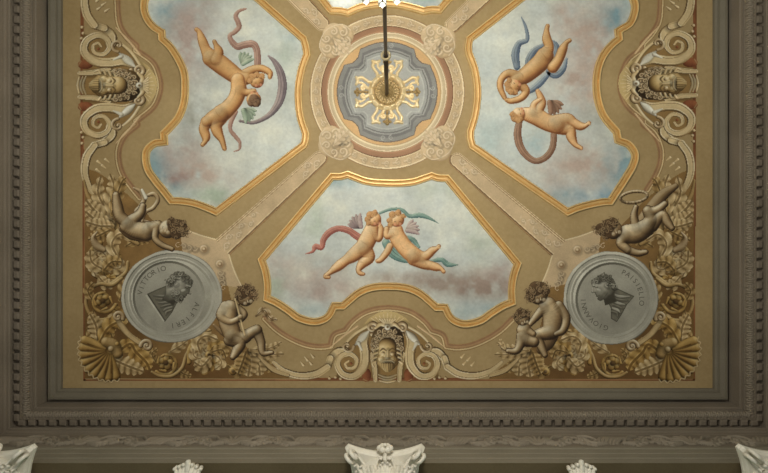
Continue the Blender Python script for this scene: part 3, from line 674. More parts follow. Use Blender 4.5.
cherub(pC, bx, [([(396, 230), (397, 236), (404.5, 247), (413.5, 255.5)], [6.6, 7.8, 7.8, 8.2]), ([(413.5, 255), (422, 257), (427.5, 255), (432, 250.8), (436.5, 248.6), (439, 246)], [7.6, 5.4, 4.2, 3.6, 2.0, 1.5]),
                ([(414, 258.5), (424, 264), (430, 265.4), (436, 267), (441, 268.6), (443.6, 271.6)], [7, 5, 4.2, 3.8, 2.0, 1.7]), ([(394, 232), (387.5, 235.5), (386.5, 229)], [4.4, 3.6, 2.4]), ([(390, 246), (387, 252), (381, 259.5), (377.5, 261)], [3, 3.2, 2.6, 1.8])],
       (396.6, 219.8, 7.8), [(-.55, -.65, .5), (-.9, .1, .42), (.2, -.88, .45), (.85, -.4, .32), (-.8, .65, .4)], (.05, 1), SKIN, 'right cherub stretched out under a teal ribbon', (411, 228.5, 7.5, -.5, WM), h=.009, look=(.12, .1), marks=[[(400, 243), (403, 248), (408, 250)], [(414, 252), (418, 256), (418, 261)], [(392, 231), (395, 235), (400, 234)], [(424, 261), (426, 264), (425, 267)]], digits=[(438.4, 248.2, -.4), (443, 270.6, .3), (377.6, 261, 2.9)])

# ================================================================= PAINTED MOULDINGS AND BANDS
def painted_line(pts, label, box, sign=1):
    c = Canvas(*box, .38)
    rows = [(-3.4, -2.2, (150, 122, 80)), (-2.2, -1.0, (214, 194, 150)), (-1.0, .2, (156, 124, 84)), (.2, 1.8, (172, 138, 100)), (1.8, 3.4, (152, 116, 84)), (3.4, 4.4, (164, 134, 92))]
    if sign < 0: rows = [(-b, -a, col) for a, b, col in rows]
    c.band(pts, rows); warp(c, 91, 9, .9, 1.08)
    return tag(c.build('painted_moulding', M_PAINT, None, .0032), label, 'painted moulding')
lm = chain([(116.4, -3), (118.3, 22), (125.5, 36), (136, 46)], [(136, 46), (135.4, 50.5)], [(135.4, 50.5), (151.5, 62), (157.5, 73.6), (159.8, 87), (156.5, 100), (150.5, 109), (135.5, 121)], [(135.5, 121), (136.8, 124.6)],
           [(136.8, 124.6), (124.4, 135.4), (118.3, 148.5), (118.2, 162), (122.6, 175.5), (131, 187.5), (139.5, 198)])
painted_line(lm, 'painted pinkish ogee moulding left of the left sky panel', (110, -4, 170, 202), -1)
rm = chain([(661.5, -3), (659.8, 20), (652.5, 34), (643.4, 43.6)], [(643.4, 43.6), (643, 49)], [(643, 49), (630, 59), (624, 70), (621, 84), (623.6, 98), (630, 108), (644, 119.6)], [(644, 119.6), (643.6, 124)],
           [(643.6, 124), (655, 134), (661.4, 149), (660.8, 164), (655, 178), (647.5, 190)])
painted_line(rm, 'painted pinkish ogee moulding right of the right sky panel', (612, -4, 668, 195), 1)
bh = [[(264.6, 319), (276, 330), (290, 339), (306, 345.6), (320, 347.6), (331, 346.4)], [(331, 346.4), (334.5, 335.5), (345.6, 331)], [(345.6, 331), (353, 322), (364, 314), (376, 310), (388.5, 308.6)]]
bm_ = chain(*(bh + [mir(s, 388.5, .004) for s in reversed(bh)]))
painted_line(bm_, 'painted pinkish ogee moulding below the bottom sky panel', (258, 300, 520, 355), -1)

def diag_band(p0, p1, fork, label, fl=1):
    """beige carved band painted on the rib between two panels: p0 ring end, p1 roundel end"""
    p0 = np.array(p0, float); p1 = np.array(p1, float); t = (p1 - p0) / np.hypot(*(p1 - p0)); n = np.array([-t[1], t[0]])
    L = np.hypot(*(p1 - p0)); hw = 11.2
    e = p1 + t * 28
    bx = (min(p0[0], e[0]) - 34, min(p0[1], e[1]) - 34, max(p0[0], e[0]) + 34, max(p0[1], e[1]) + 34)
    c = Canvas(*bx, .55)
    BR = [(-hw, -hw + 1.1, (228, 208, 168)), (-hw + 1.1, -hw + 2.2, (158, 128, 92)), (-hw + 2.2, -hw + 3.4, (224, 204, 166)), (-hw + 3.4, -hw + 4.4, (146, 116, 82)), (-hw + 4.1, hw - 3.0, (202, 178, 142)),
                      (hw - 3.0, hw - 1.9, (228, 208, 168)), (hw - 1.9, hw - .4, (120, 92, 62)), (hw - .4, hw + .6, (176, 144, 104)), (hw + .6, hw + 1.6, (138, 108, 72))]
    c.band([p0, p1], BR if fl > 0 else [(-b_, -a_, c_) for a_, b_, c_ in BR], (.68, .92))
    if fork:   # flared end with two small rosettes where the band meets the roundel
        A = p1 - n * hw * .92; B = p1 + n * hw * .92
        poly = [A, A + np.array(fork[0]), p1 + t * 26 + np.array(fork[0]) * .55, p1 + t * 30, p1 + t * 26 + np.array(fork[1]) * .55, B + np.array(fork[1]), B]
        c.poly(poly, (200, 176, 140))
        for a, b in ((A, A + np.array(fork[0])), (B, B + np.array(fork[1]))):
            c.stroke([a, (a + b) / 2 + t * 1.5, b], [1.0, 1.0, .8], [(206, 184, 144), (226, 208, 168), (238, 224, 188)], sh=False)
    # scroll ornament
    for k in range(2 if fork else 2):
        for i in range(6):
            u = (L - 4 - i * 8.2) if k == 0 else (6 + i * 7.5)
            if k == 1 and i > 2: continue
            ctr = p0 + t * u + n * (2.4 if i % 2 else -2.6); f = max(.4, 1 - i * .11)
            c.stroke(spiral(ctr[0], ctr[1], 3.6 * f, .8, math.atan2(t[1], t[0]) + (0 if i % 2 else PI), 1.1 * (1 if i % 2 else -1)), [.8, .7, .5], BEIG[2:], n=2, gain=1.12, shamt=.8)
            c.stroke([ctr + t * 3, ctr + t * 5 + n * (2.6 if i % 2 else -2.6)], [.8, .4], BEIG[2:], sh=False)
            c.stroke([ctr - t * 3.5, ctr - t * 5 - n * (3 if i % 2 else -3)], [.9, .4], BEIG[2:], sh=False)
    if fork:
        for f_ in fork:
            q = p1 + t * 9 + np.array(f_) * .32
            c.stroke([q], [4.4], BEIG); c.stroke([q], [2.9], [(120, 94, 64), (158, 130, 94), (196, 170, 130)], sh=False); c.stroke([q], [1.5], BEIG[2:], sh=False)
            for i in range(4):
                ctr = p1 + t * (12 + i) + np.array(f_) * (.52 + .13 * i)
                c.stroke(spiral(ctr[0], ctr[1], 3.0, .7, i * 1.7, 1.1 * (-1) ** i), [.7, .6, .4], BEIG[1:], n=2)
    warp(c, 12, 7, .94, 1.05)
    return tag(c.build('painted_rib', M_PAINT, None, .0042), label, 'painted ornament band')
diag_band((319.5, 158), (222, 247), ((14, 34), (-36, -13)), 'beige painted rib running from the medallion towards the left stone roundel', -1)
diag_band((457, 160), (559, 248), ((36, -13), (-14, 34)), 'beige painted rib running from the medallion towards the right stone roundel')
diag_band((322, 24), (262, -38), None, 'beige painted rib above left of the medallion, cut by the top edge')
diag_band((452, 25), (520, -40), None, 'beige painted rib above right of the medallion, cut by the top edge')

# ================================================================= MEDALLION
MX, MY = 387.2, 92.0
med = empty('ceiling_medallion', P(MX, MY), 'large round painted medallion with grey quatrefoil centre around the gilt rosette', 'ceiling medallion')
def ring_part(name, r0, r1, fn, h, label=None):
    c = Canvas(MX - r1 - 1, MY - r1 - 1, MX + r1 + 1, MY + r1 + 1, .55)
    r = np.hypot(c.X - MX, c.Y - MY); a = np.arctan2(c.Y - MY, c.X - MX); k = (r >= r0) & (r < r1)
    c.put((slice(None), slice(None)), k, fn(r, a)); return c
def steps(rows):
    def f(r, a):
        C = np.zeros(r.shape + (3,))
        for r0, r1, ca, cb in rows:
            t = np.clip((r - r0) / (r1 - r0), 0, 1)[..., None]; C = np.where(((r >= r0) & (r < r1))[..., None], lin(ca) * (1 - t) + lin(cb) * t, C)
        return C
    return f
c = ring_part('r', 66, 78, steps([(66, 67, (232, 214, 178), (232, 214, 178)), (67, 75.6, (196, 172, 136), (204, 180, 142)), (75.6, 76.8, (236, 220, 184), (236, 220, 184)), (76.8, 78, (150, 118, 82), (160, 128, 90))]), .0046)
for i in range(40):
    a = 2 * PI * i / 40
    if min(abs((a - q + PI) % (2 * PI) - PI) for q in (PI / 4, 3 * PI / 4, -PI / 4, -3 * PI / 4)) < .2: continue
    q = (MX + 71.3 * math.cos(a), MY + 71.3 * math.sin(a)); c.stroke(spiral(q[0], q[1], 3.0, .7, a + i * PI, 1.1 * (-1) ** i), [.9, .8, .5], BEIG[1:], n=2, shamt=.85, alpha=.9, gain=1.1)
    c.stroke([q, (q[0] - math.sin(a) * 5, q[1] + math.cos(a) * 5)], [.6, 1.0], BEIG[1:], shamt=.85, alpha=.9, gain=1.1)
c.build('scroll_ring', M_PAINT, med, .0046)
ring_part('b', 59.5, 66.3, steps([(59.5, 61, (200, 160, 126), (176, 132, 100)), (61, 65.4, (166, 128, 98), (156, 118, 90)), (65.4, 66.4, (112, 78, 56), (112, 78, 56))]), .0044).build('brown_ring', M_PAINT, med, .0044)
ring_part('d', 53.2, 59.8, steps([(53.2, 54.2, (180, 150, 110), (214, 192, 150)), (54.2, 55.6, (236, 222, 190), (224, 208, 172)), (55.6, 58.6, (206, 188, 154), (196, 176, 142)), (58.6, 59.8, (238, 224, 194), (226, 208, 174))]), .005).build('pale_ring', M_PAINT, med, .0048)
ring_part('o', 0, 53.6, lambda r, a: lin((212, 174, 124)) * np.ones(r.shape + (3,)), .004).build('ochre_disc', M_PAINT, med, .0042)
def quat(s):
    """quatrefoil outline scaled by s px inset"""
    p = []
    for q in range(4):
        b = q * PI / 2
        arc = [(50.2 - s, b + t) for t in np.linspace(-.50, .50, 9)]
        pts = [(r * math.cos(a), r * math.sin(a)) for r, a in arc]
        m = b + PI / 4
        for r, da in ((50.8 - s, -.225), (46.6 - s * 1.05, -.125), (45.2 - s * 1.1, -.09), (44.9 - s * 1.1, .0), (45.2 - s * 1.1, .09), (46.6 - s * 1.05, .125), (50.8 - s, .225)):
            pts.append((r * math.cos(m + da), r * math.sin(m + da)))
        p += pts
    return [(MX + x, MY + y) for x, y in p]
c = Canvas(MX - 52, MY - 52, MX + 52, MY + 52, .5)
for s_, col in ((-.6, (112, 98, 84)), (.5, (142, 142, 138)), (4.6, (122, 122, 120)), (7.4, (160, 160, 156)), (9.0, (112, 112, 110)), (10.0, (160, 162, 158)), (12.6, (188, 190, 184)), (13.9, (172, 174, 170))): c.poly(quat(s_), col)
for q in range(4):
    b = q * PI / 2
    for sg in (-1, 1):
        a = b + sg * .085; cx, cy = MX + 46 * math.cos(a), MY + 46 * math.sin(a)
        c.stroke(spiral(cx, cy, 2.6, .7, b + (0 if sg > 0 else PI), sg * 1.2), [.7, .6, .4], [(90, 90, 88), (140, 140, 136), (186, 186, 180), (206, 206, 200)], n=2, sh=False)
warp(c, 21, 9, .93, 1.05); c.build('quatrefoil_panel', M_PAINT, med, .0052)['label'] = 'blue grey quatrefoil centre with stepped edges'
for a, nm in ((PI * .25, 0), (PI * .75, 1), (-PI * .75, 2), (-PI * .25, 3)):
    cx, cy = MX + 71.5 * math.cos(a), MY + 71.5 * math.sin(a); c = Canvas(cx - 25, cy - 25, cx + 25, cy + 25, .5)
    t = np.array([math.cos(a), math.sin(a)]); n = np.array([-t[1], t[0]]); o = np.array([cx, cy])
    for q in (o + t * 3, o + n * 8, o - n * 8, o + t * 7 + n * 3): c.stroke([q], [11.6], [(176, 150, 114), (202, 178, 140), (216, 194, 158)], prof='flat', sh=False)
    c.stroke([o + n * 18 - t * 2, o + n * 15 + t * 9, o + t * 15, o - n * 15 + t * 9, o - n * 18 - t * 2], [.9] * 5, BEIG[2:], sh=False)
    for sg in (-1, 1):
        for (u, v, r) in ((2, 11, 5), (9, 5, 4), (-7, 7, 4.2), (-3, 3.4, 3)):
            q = o + t * u + n * sg * v; c.stroke(spiral(q[0], q[1], r, .8, a + sg, sg * 1.25), [1.3, 1, .6], BEIG[1:], n=2, shamt=.78, gain=1.1)
        leaf(c, [o - t * 2 + n * sg * 2, o - t * 10 + n * sg * 5, o - t * 16 + n * sg * 8], 4.4, BEIG[1:], 3)
    leaf(c, [o + t * 4, o - t * 8, o - t * 18], 5, BEIG[1:], 4)
    warp(c, 31 + nm, 6, .92, 1.06)
    c.build('scroll_crest', M_PAINT, med, .0058)

# ================================================================= GILT ROSETTE (real relief)
ros = empty('gilt_rosette', P(MX, MY), 'gilded openwork cross-shaped ceiling rosette where the chandelier rod is fixed', 'ceiling rosette')
def on_ceil(h0):
    def f(u, v, h):
        s = (D - h0) / D; return np.stack([(u - 384) * K * s, (v - 236.5) * K * s, ZW - h0 - h * K], 1)
    return f
R = Relief(MX - 21, MY - 21, MX + 21, MY + 21, .3)
for i in range(32):
    a0, a1 = 2 * PI * i / 32, 2 * PI * (i + 1) / 32
    R.stroke([(MX + 16 * math.cos(a0), MY + 16 * math.sin(a0)), (MX + 16 * math.cos(a1), MY + 16 * math.sin(a1))], [3.0, 3.0], 1.0, 2)
for i in range(16):
    a = 2 * PI * i / 16; q = np.array([MX + 15.4 * math.cos(a), MY + 15.4 * math.sin(a)]); tt = np.array([-math.sin(a), math.cos(a)])
    R.stroke([q - tt * 1.4, q + tt * 1.4], [2.3 if i % 2 else 1.7] * 2, 2.2)
R.build('ring', M_ROS, on_ceil(.006), ros)
m = MB(); cx, cy, _ = P(MX, MY, .02)
m.lathe([(.175, 0), (.178, -.02), (.165, -.03), (.12, -.035), (.09, -.055), (.06, -.08), (.045, -.12), (.02, -.14)], (cx, cy, ZW - .006), 32); m.build('centre_dish', M_AGED, ros, True)
m = MB()
for i in range(18):
    a = 2 * PI * i / 18; m.tube([(cx + .05 * math.cos(a), cy + .05 * math.sin(a), ZW - .07), (cx + .10 * math.cos(a + .15), cy + .10 * math.sin(a + .15), ZW - .045), (cx + .16 * math.cos(a), cy + .16 * math.sin(a), ZW - .035)], [.004, .008, .004], 6); m.ball((cx + .15 * math.cos(a + .17), cy + .15 * math.sin(a + .17), ZW - .036), .011, 5)
m.build('petal_ring', M_ROS, ros, True)
for q in range(4):
    b = q * PI / 2; t = np.array([math.cos(b), math.sin(b)]); n = np.array([-t[1], t[0]]); o = np.array([MX, MY])
    R = Relief(MX + t[0] * 23 - 17, MY + t[1] * 23 - 17, MX + t[0] * 23 + 17, MY + t[1] * 23 + 17, .3)
    def L_(u, v): return o + t * u + n * v
    for sg in (-1, 1):
        R.stroke([L_(13, sg * 5), L_(15.5, sg * 9.5), L_(18.5, sg * 10)], [1.7, 1.5, 1.4], 1.3)
        R.stroke([L_(18.5, sg * 10), L_(22, sg * 12.4)], [1.4, 1.5], 1.3); R.stroke([L_(22, sg * 12.4), L_(25.5, sg * 14.4), L_(30, sg * 13.6)], [1.4, 1.6, 1.4], 1.3)
        R.stroke([L_(30.8, sg * 14.6), L_(29.6, sg * 10.6), L_(31, sg * 7.6)], [1.5, 1.8, 1.3], 1.3)
        R.stroke([L_(29.6, sg * 9), L_(25.5, sg * 9.2), L_(22, sg * 7)], [1.0, 1.0, .8], 1.1)
        p = spiral(*L_(24, sg * 3.6), 3.4, .8, b + PI, -sg * 1.2, 14); R.stroke(p, [1.2, 1.0, .8], 1.5, 2)
        R.stroke([L_(24, sg * 3.6)], [1.1], 1.7)
        R.stroke([L_(17.5, sg * 2.2), L_(20.5, sg * 5)], [1.6, 1.2], 1.3)
    R2 = Relief(MX + t[0] * 23 - 17, MY + t[1] * 23 - 17, MX + t[0] * 23 + 17, MY + t[1] * 23 + 17, .3)
    R2.stroke([L_(17, 0), L_(20, 0), L_(27, 0), L_(31.5, 0)], [1.6, 1.0, 1.0, 1.4], 1.2)
    for u, r in ((21, 1.5), (24.5, 1.2), (28.2, 1.8), (31.6, 1.8)): R2.stroke([L_(u, 0)], [r], 1.5)
    for sg in (-1, 1): R2.stroke([L_(29.8, sg * 3)], [1.5], 1.3)
    R2.build('leaf_stem', M_AGED, on_ceil(.006), ros)
    R.build('scroll_arm', M_ROS, on_ceil(.006), ros)

# ================================================================= CARTOUCHES WITH GROTESQUE MASKS
def cartouche(xf, label, flip=1):
    """local plan: x along the wall about 0, y = distance from field edge (positive inward)"""
    t = empty('mask_cartouche', P(*[float(q) for q in xf(np.array([0.]), np.array([30.]))] if False else (float(xf(np.array([0.]), np.array([30.]))[0][0]), float(xf(np.array([0.]), np.array([30.]))[1][0]))), label, 'painted cartouche')
    B = (-118, 3, 118, 80)
    c = Canvas(*B, .55)       # base: olive ground with rust line, long straps
    low = [(x, 8.5) for x in (-80, 80)]
    c.poly([(-52, 8.4), (52, 8.4), (50, 22), (44, 44), (28, 60), (12, 70), (-12, 70), (-28, 60), (-44, 44), (-50, 22)], (150, 120, 74))
    c.poly([(-80, 8.4), (80, 8.4), (76, 10.6), (-76, 10.6)], (138, 88, 56))
    c.poly([(-27, 60), (-19, 70), (-9, 76), (0, 77.5), (9, 76), (19, 70), (27, 60), (14, 62), (0, 64), (-14, 62)], (206, 182, 128))
    c.blob(0, 66, 26, 5, (150, 122, 74), .75)
    for k in range(-4, 5): c.stroke([(k * 2.6, 66), (k * 4.0, 75 - abs(k) * 1.3)], [.5, .8], PALE[1:], sh=False)
    for sg in (-1, 1):
        c.stroke([(sg * 16, 64), (sg * 33, 54), (sg * 46, 40)], [1.6, 1.8, 1.2], PALE[1:])
        c.stroke([(sg * 30, 62), (sg * 44, 52), (sg * 58, 40)], [1.2, 1.4, .8], [(180, 146, 104), (214, 184, 140), (232, 208, 168)])
        # stepped strap running away from the volute
        c.stroke([(sg * 42, 36), (sg * 50, 36), (sg * 57, 30)], [5.4, 5.0, 4.4], PALE, prof='strap')
        c.stroke([(sg * 57, 30), (sg * 60, 21)], [4.2, 4.2], PALE, prof='strap', raw=True)
        c.stroke([(sg * 60, 21), (sg * 72, 14), (sg * 88, 12.5), (sg * 103, 17), (sg * 114, 26)], [4.2, 4.4, 4, 3.4, 2], PALE, prof='strap')
        for u, v_ in ((76, 24), (80, 28), (74, 31), (84, 23)): c.stroke([(sg * u, v_), (sg * (u + 3), v_ + 3.4)], [1.8, .8], PALE)
        for u, v_ in ((58, 10), (52, 11), (47, 9.5)): c.stroke([(sg * u, v_)], [1.9], PALE)
        c.stroke([(sg * 12, 8), (sg * 13, 22), (sg * 16, 34)], [2.6, 3.2, 2.6], PALE, prof='strap')
    warp(c, 41, 8, .92, 1.05); o = c.build('painted_strapwork', M_PAINT, t, .0062, xf)
    for sg in (-1, 1):
        c = Canvas(min(sg * 13, sg * 29), 3, max(sg * 13, sg * 29), 24, .45); c.stroke([(sg * 21, 10.5), (sg * 21.5, 15), (sg * 24, 19)], [4.6, 5.0, 2.5], RUST, sh=False); c.stroke([(sg * 20, 6.6), (sg * 24.4, 9)], [.7, .7], PALE[1:3], sh=False); c.build('rust_boss', M_PAINT, t, .0066, xf)
    for sg in (-1, 1):         # side consoles with volutes
        c = Canvas(min(sg * 8, sg * 58), 5, max(sg * 8, sg * 58), 72, .5)
        c.stroke([(sg * 20, 55), (sg * 24, 46), (sg * 22.5, 34), (sg * 24, 22), (sg * 33, 12.4), (sg * 44, 13.6), (sg * 50, 23), (sg * 46.5, 32), (sg * 38, 34.5), (sg * 31, 29), (sg * 32.5, 21.5), (sg * 39, 19.5), (sg * 42.5, 24), (sg * 39, 27)],
                 [3.0, 5.2, 5.4, 5.2, 4.4, 4.0, 3.6, 3.2, 2.8, 2.4, 2.1, 1.7, 1.5, 1.2], PALE, prof='strap', n=5)
        c.stroke([(sg * 36.5, 24.5)], [1.7], RUST, sh=False)
        c.stroke([(sg * 19, 57), (sg * 25, 51), (sg * 32.5, 43)], [1.2, 4.0, 1.0], WHT)
        c.stroke([(sg * 29, 45), (sg * 25.5, 38)], [2.4, 1.0], WHT, sh=False)
        volute(c, sg * 40, 42, 6.5, 0 if sg < 0 else PI, 1.1 * sg, 2.0, BRN)
        volute(c, sg * 15.2, 60.5, 6.6, -PI / 2, -sg * 1.5, 2.6, BRN)
        warp(c, 43, 7, .92, 1.05); c.build('volute_console', M_PAINT, t, .0070, xf)
    c = Canvas(-24, 3, 24, 72, .42)      # the mask
    for r, col in ((1, 0),):
        c.stroke([(0, 48), (0, 36), (0, 26)], [16.5, 15.5, 9.5], GOLD, sh=False, gain=.8)
    for sg in (-1, 1):
        c.stroke([(sg * 1, 63), (sg * 7, 64), (sg * 12, 60)], [3.2, 2.6, 1.6], PALE)
        for i in range(6):
            a = .2 + i * .30; q = (sg * 13.5 * math.sin(a), 42 + 13 * math.cos(a)); c.stroke(spiral(q[0], q[1], 3.2, .8, a * 3, sg * 1.2, 12), [1.5, 1.2, .8], BRN, n=2)
        for i in range(4): c.stroke([(sg * (9 + i), 40 - i * 4.5), (sg * (13.6 + i * .4), 38 - i * 4.5), (sg * 13, 34 - i * 4.6)], [1.4, 1.6, .8], PALE)
    for rw, (yy, nn_, w_) in enumerate(((58, 4, 8), (53.5, 6, 12), (49, 7, 13.5), (45, 7, 14))):
        for i in range(nn_):
            xx = -w_ + 2 * w_ * i / (nn_ - 1); y_ = yy - .025 * xx * xx; c.stroke([(xx, y_)], [2.9], BRN[:4], sh=False, gain=.75, alpha=.8)
            c.stroke(spiral(xx, y_, 2.5, .5, xx + rw, 1.1 * (1 if xx > 0 else -1), 10), [.9, .8, .5], BRN[1:], shamt=.8, n=2)
    c.body([([(0, 42), (0, 34), (0, 25)], [8.8, 8.4, 5.4]), ([(-5, 30), (5, 30)], [4.6, 4.6])], GOLD, z=1.3, gain=1.12)
    for sg in (-1, 1):
        c.stroke([(sg * 1.6, 37.5), (sg * 4.6, 39.2), (sg * 7.6, 37)], [.9, 1.3, .8], GOLD[:3], sh=False)
        c.stroke([(sg * 4.4, 34.6)], [2.5], PALE, sh=False); c.stroke([(sg * 4.2, 35.4)], [.8], [(60, 44, 26), (70, 52, 30)], sh=False)
        c.stroke([(sg * 5, 29.6)], [2.4], GOLD[2:], sh=False)
    c.stroke([(0, 37.5), (0, 33), (0, 30.4)], [.9, 1.3, 2.2], PALE)
    for sg in (-1, 1): c.stroke([(0, 27.6), (sg * 4, 27.4), (sg * 7, 25.2)], [1.2, 1.4, .6], PALE)
    c.stroke([(-2.4, 25.4), (0, 24.9), (2.4, 25.4)], [.6, 1.0, .6], [(64, 40, 26), (80, 50, 32)], sh=False)
    for k in (-2, 2, -1, 1, 0): c.stroke([(k * 2.1, 24), (k * 1.9, 20), (k * .9, 16.4)], [1.6, 1.7, .8], GOLD)
    for i in range(3):
        c.stroke([(-9 + i * .6, 13.4 - i * 3), (0, 11 - i * 2.4), (9 - i * .6, 13.4 - i * 3)], [1.0, 1.6, 1.0], PALE)
    c.stroke([(0, 61)], [3.4], WHT); c.stroke([(0, 61)], [1.6], BRN[1:3], sh=False)
    for k in range(-3, 4): c.stroke([(k * 1.2, 65), (k * 2.6, 69)], [.9, 1.2], PALE[1:], sh=False)
    warp(c, 44, 5, .9, 1.06); m_ = c.build('grotesque_mask', M_PAINT, t, .0078, xf); m_['label'] = 'bearded grotesque face with curled hair'
    return t
cartouche(lambda x, y: (387.6 + x, 388 - y), 'painted grotesque mask cartouche with volutes at the bottom border under the medallion')
cartouche(lambda x, y: (63 + 8 + y * 1.12, 85.4 + x), 'painted grotesque mask cartouche turned sideways at the left border')
cartouche(lambda x, y: (712.5 - 8 - y * 1.12, 83.5 + x), 'painted grotesque mask cartouche turned sideways at the right border')
for nm, pts, lab in (('l', [(82.5, -4), (84.5, 380)], 'left'), ('r', [(693.5, 380), (695.5, -4)], 'right'), ('b', [(84.5, 380), (694, 380)], 'bottom')):
    c = Canvas(min(p[0] for p in pts) - 4, min(p[1] for p in pts) - 4, max(p[0] for p in pts) + 4, max(p[1] for p in pts) + 4, .8)
    c.band(pts, [(-1.6, -.8, (176, 138, 96)), (-.8, 1.6, (136, 88, 56))]); warp(c, 3, 14, .8, 1.25)
    tag(c.build('painted_border_line', M_PAINT, None, .0022), 'thin rust brown painted line along the %s edge of the ornament' % lab, 'painted line')

# ================================================================= CORNER FOLIAGE (drawn for the left corner, mirrored to the right)
GB1 = [(56, 40, 22), (96, 74, 42), (144, 116, 70), (186, 156, 104), (222, 200, 150)]
GB2 = [(60, 42, 20), (108, 80, 40), (158, 124, 68), (194, 160, 96), (222, 196, 138)]
GB3 = [(70, 52, 30), (120, 96, 60), (172, 146, 102), (208, 184, 138), (238, 222, 184)]
def corner(mirror):
    s = 'right' if mirror else 'left'
    xf = (lambda x, y: (778.5 - x, y + .5)) if mirror else None
    X0 = 0
    # dark ground
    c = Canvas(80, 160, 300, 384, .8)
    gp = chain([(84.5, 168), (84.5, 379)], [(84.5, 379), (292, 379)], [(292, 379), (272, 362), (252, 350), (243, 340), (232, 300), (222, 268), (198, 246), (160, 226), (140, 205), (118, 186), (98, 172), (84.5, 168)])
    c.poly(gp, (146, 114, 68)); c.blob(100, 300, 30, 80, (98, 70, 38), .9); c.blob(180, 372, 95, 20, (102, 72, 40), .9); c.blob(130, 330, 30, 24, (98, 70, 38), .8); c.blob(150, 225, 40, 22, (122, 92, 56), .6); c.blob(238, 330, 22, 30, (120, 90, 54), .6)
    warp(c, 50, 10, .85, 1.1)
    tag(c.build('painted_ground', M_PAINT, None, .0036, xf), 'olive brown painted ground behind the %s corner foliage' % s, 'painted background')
    def item(box, fn, name, label, cat, h, group=None, st=.5):
        c = Canvas(*box, st); fn(c); warp(c, 60, 6, .88, 1.08); return tag(c.build(name, M_PAINT, None, h, xf), label, cat, group)
    def f(c):
        for p, w_ in (([(120, 300), (124, 288), (132, 278)], 8), ([(118, 312), (110, 326), (112, 338)], 9), ([(152, 352), (140, 358), (132, 372)], 9), ([(192, 346), (200, 336), (212, 330)], 8), ([(228, 366), (238, 372), (246, 366)], 8), ([(126, 246), (138, 240), (150, 242)], 7), ([(88, 328), (92, 338), (86, 346)], 7)):
            leaf(c, p, w_, GB1, 4)
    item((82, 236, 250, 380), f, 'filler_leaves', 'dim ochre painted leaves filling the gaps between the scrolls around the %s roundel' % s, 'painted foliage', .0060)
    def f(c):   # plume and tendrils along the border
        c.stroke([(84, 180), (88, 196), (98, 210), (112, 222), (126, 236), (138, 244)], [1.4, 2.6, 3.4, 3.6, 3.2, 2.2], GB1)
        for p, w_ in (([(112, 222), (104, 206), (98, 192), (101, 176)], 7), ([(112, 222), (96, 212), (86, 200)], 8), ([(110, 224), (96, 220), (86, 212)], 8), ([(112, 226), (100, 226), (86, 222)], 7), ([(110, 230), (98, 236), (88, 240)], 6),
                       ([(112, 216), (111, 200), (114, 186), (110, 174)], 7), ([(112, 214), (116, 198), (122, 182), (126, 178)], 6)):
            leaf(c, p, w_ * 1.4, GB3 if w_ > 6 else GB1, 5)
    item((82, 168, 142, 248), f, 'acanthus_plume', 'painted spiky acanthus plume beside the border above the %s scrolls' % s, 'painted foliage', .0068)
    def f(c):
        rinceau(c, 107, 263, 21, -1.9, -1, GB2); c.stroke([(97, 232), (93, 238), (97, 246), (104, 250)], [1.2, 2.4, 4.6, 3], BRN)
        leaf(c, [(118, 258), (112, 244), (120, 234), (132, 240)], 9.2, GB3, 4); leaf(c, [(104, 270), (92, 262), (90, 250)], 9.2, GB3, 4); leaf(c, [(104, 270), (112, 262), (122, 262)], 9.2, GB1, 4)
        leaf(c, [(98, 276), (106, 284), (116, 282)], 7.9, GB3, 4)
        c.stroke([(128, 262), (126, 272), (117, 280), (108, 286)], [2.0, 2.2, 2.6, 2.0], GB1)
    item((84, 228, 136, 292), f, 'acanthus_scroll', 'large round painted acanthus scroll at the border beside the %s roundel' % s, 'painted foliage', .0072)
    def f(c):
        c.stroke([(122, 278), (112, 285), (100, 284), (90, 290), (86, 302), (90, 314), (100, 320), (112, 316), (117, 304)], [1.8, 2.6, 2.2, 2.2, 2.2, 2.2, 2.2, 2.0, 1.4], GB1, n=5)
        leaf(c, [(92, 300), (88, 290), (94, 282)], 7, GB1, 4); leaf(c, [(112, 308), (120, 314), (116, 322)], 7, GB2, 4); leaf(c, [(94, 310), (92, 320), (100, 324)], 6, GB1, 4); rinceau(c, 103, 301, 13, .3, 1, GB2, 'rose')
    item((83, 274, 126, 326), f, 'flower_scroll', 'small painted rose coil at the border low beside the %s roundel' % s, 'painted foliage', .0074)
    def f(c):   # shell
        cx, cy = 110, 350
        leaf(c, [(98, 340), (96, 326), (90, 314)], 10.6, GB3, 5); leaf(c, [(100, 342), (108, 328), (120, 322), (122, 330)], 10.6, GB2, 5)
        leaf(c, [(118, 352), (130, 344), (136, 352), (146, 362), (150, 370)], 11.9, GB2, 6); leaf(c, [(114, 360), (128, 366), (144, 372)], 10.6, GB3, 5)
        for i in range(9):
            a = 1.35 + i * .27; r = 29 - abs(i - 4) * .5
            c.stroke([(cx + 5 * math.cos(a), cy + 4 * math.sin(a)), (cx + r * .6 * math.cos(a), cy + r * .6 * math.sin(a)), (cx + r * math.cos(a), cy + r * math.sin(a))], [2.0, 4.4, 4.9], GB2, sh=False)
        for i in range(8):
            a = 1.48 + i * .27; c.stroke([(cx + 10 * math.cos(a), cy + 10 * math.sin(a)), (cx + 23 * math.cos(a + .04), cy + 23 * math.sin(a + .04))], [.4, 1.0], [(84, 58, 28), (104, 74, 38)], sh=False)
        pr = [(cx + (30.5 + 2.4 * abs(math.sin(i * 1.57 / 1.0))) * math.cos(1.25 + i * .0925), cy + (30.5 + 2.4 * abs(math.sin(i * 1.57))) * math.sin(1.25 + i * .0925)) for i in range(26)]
        c.stroke(pr, [1.0] * 26, GB3[1:], n=3, sh=False)
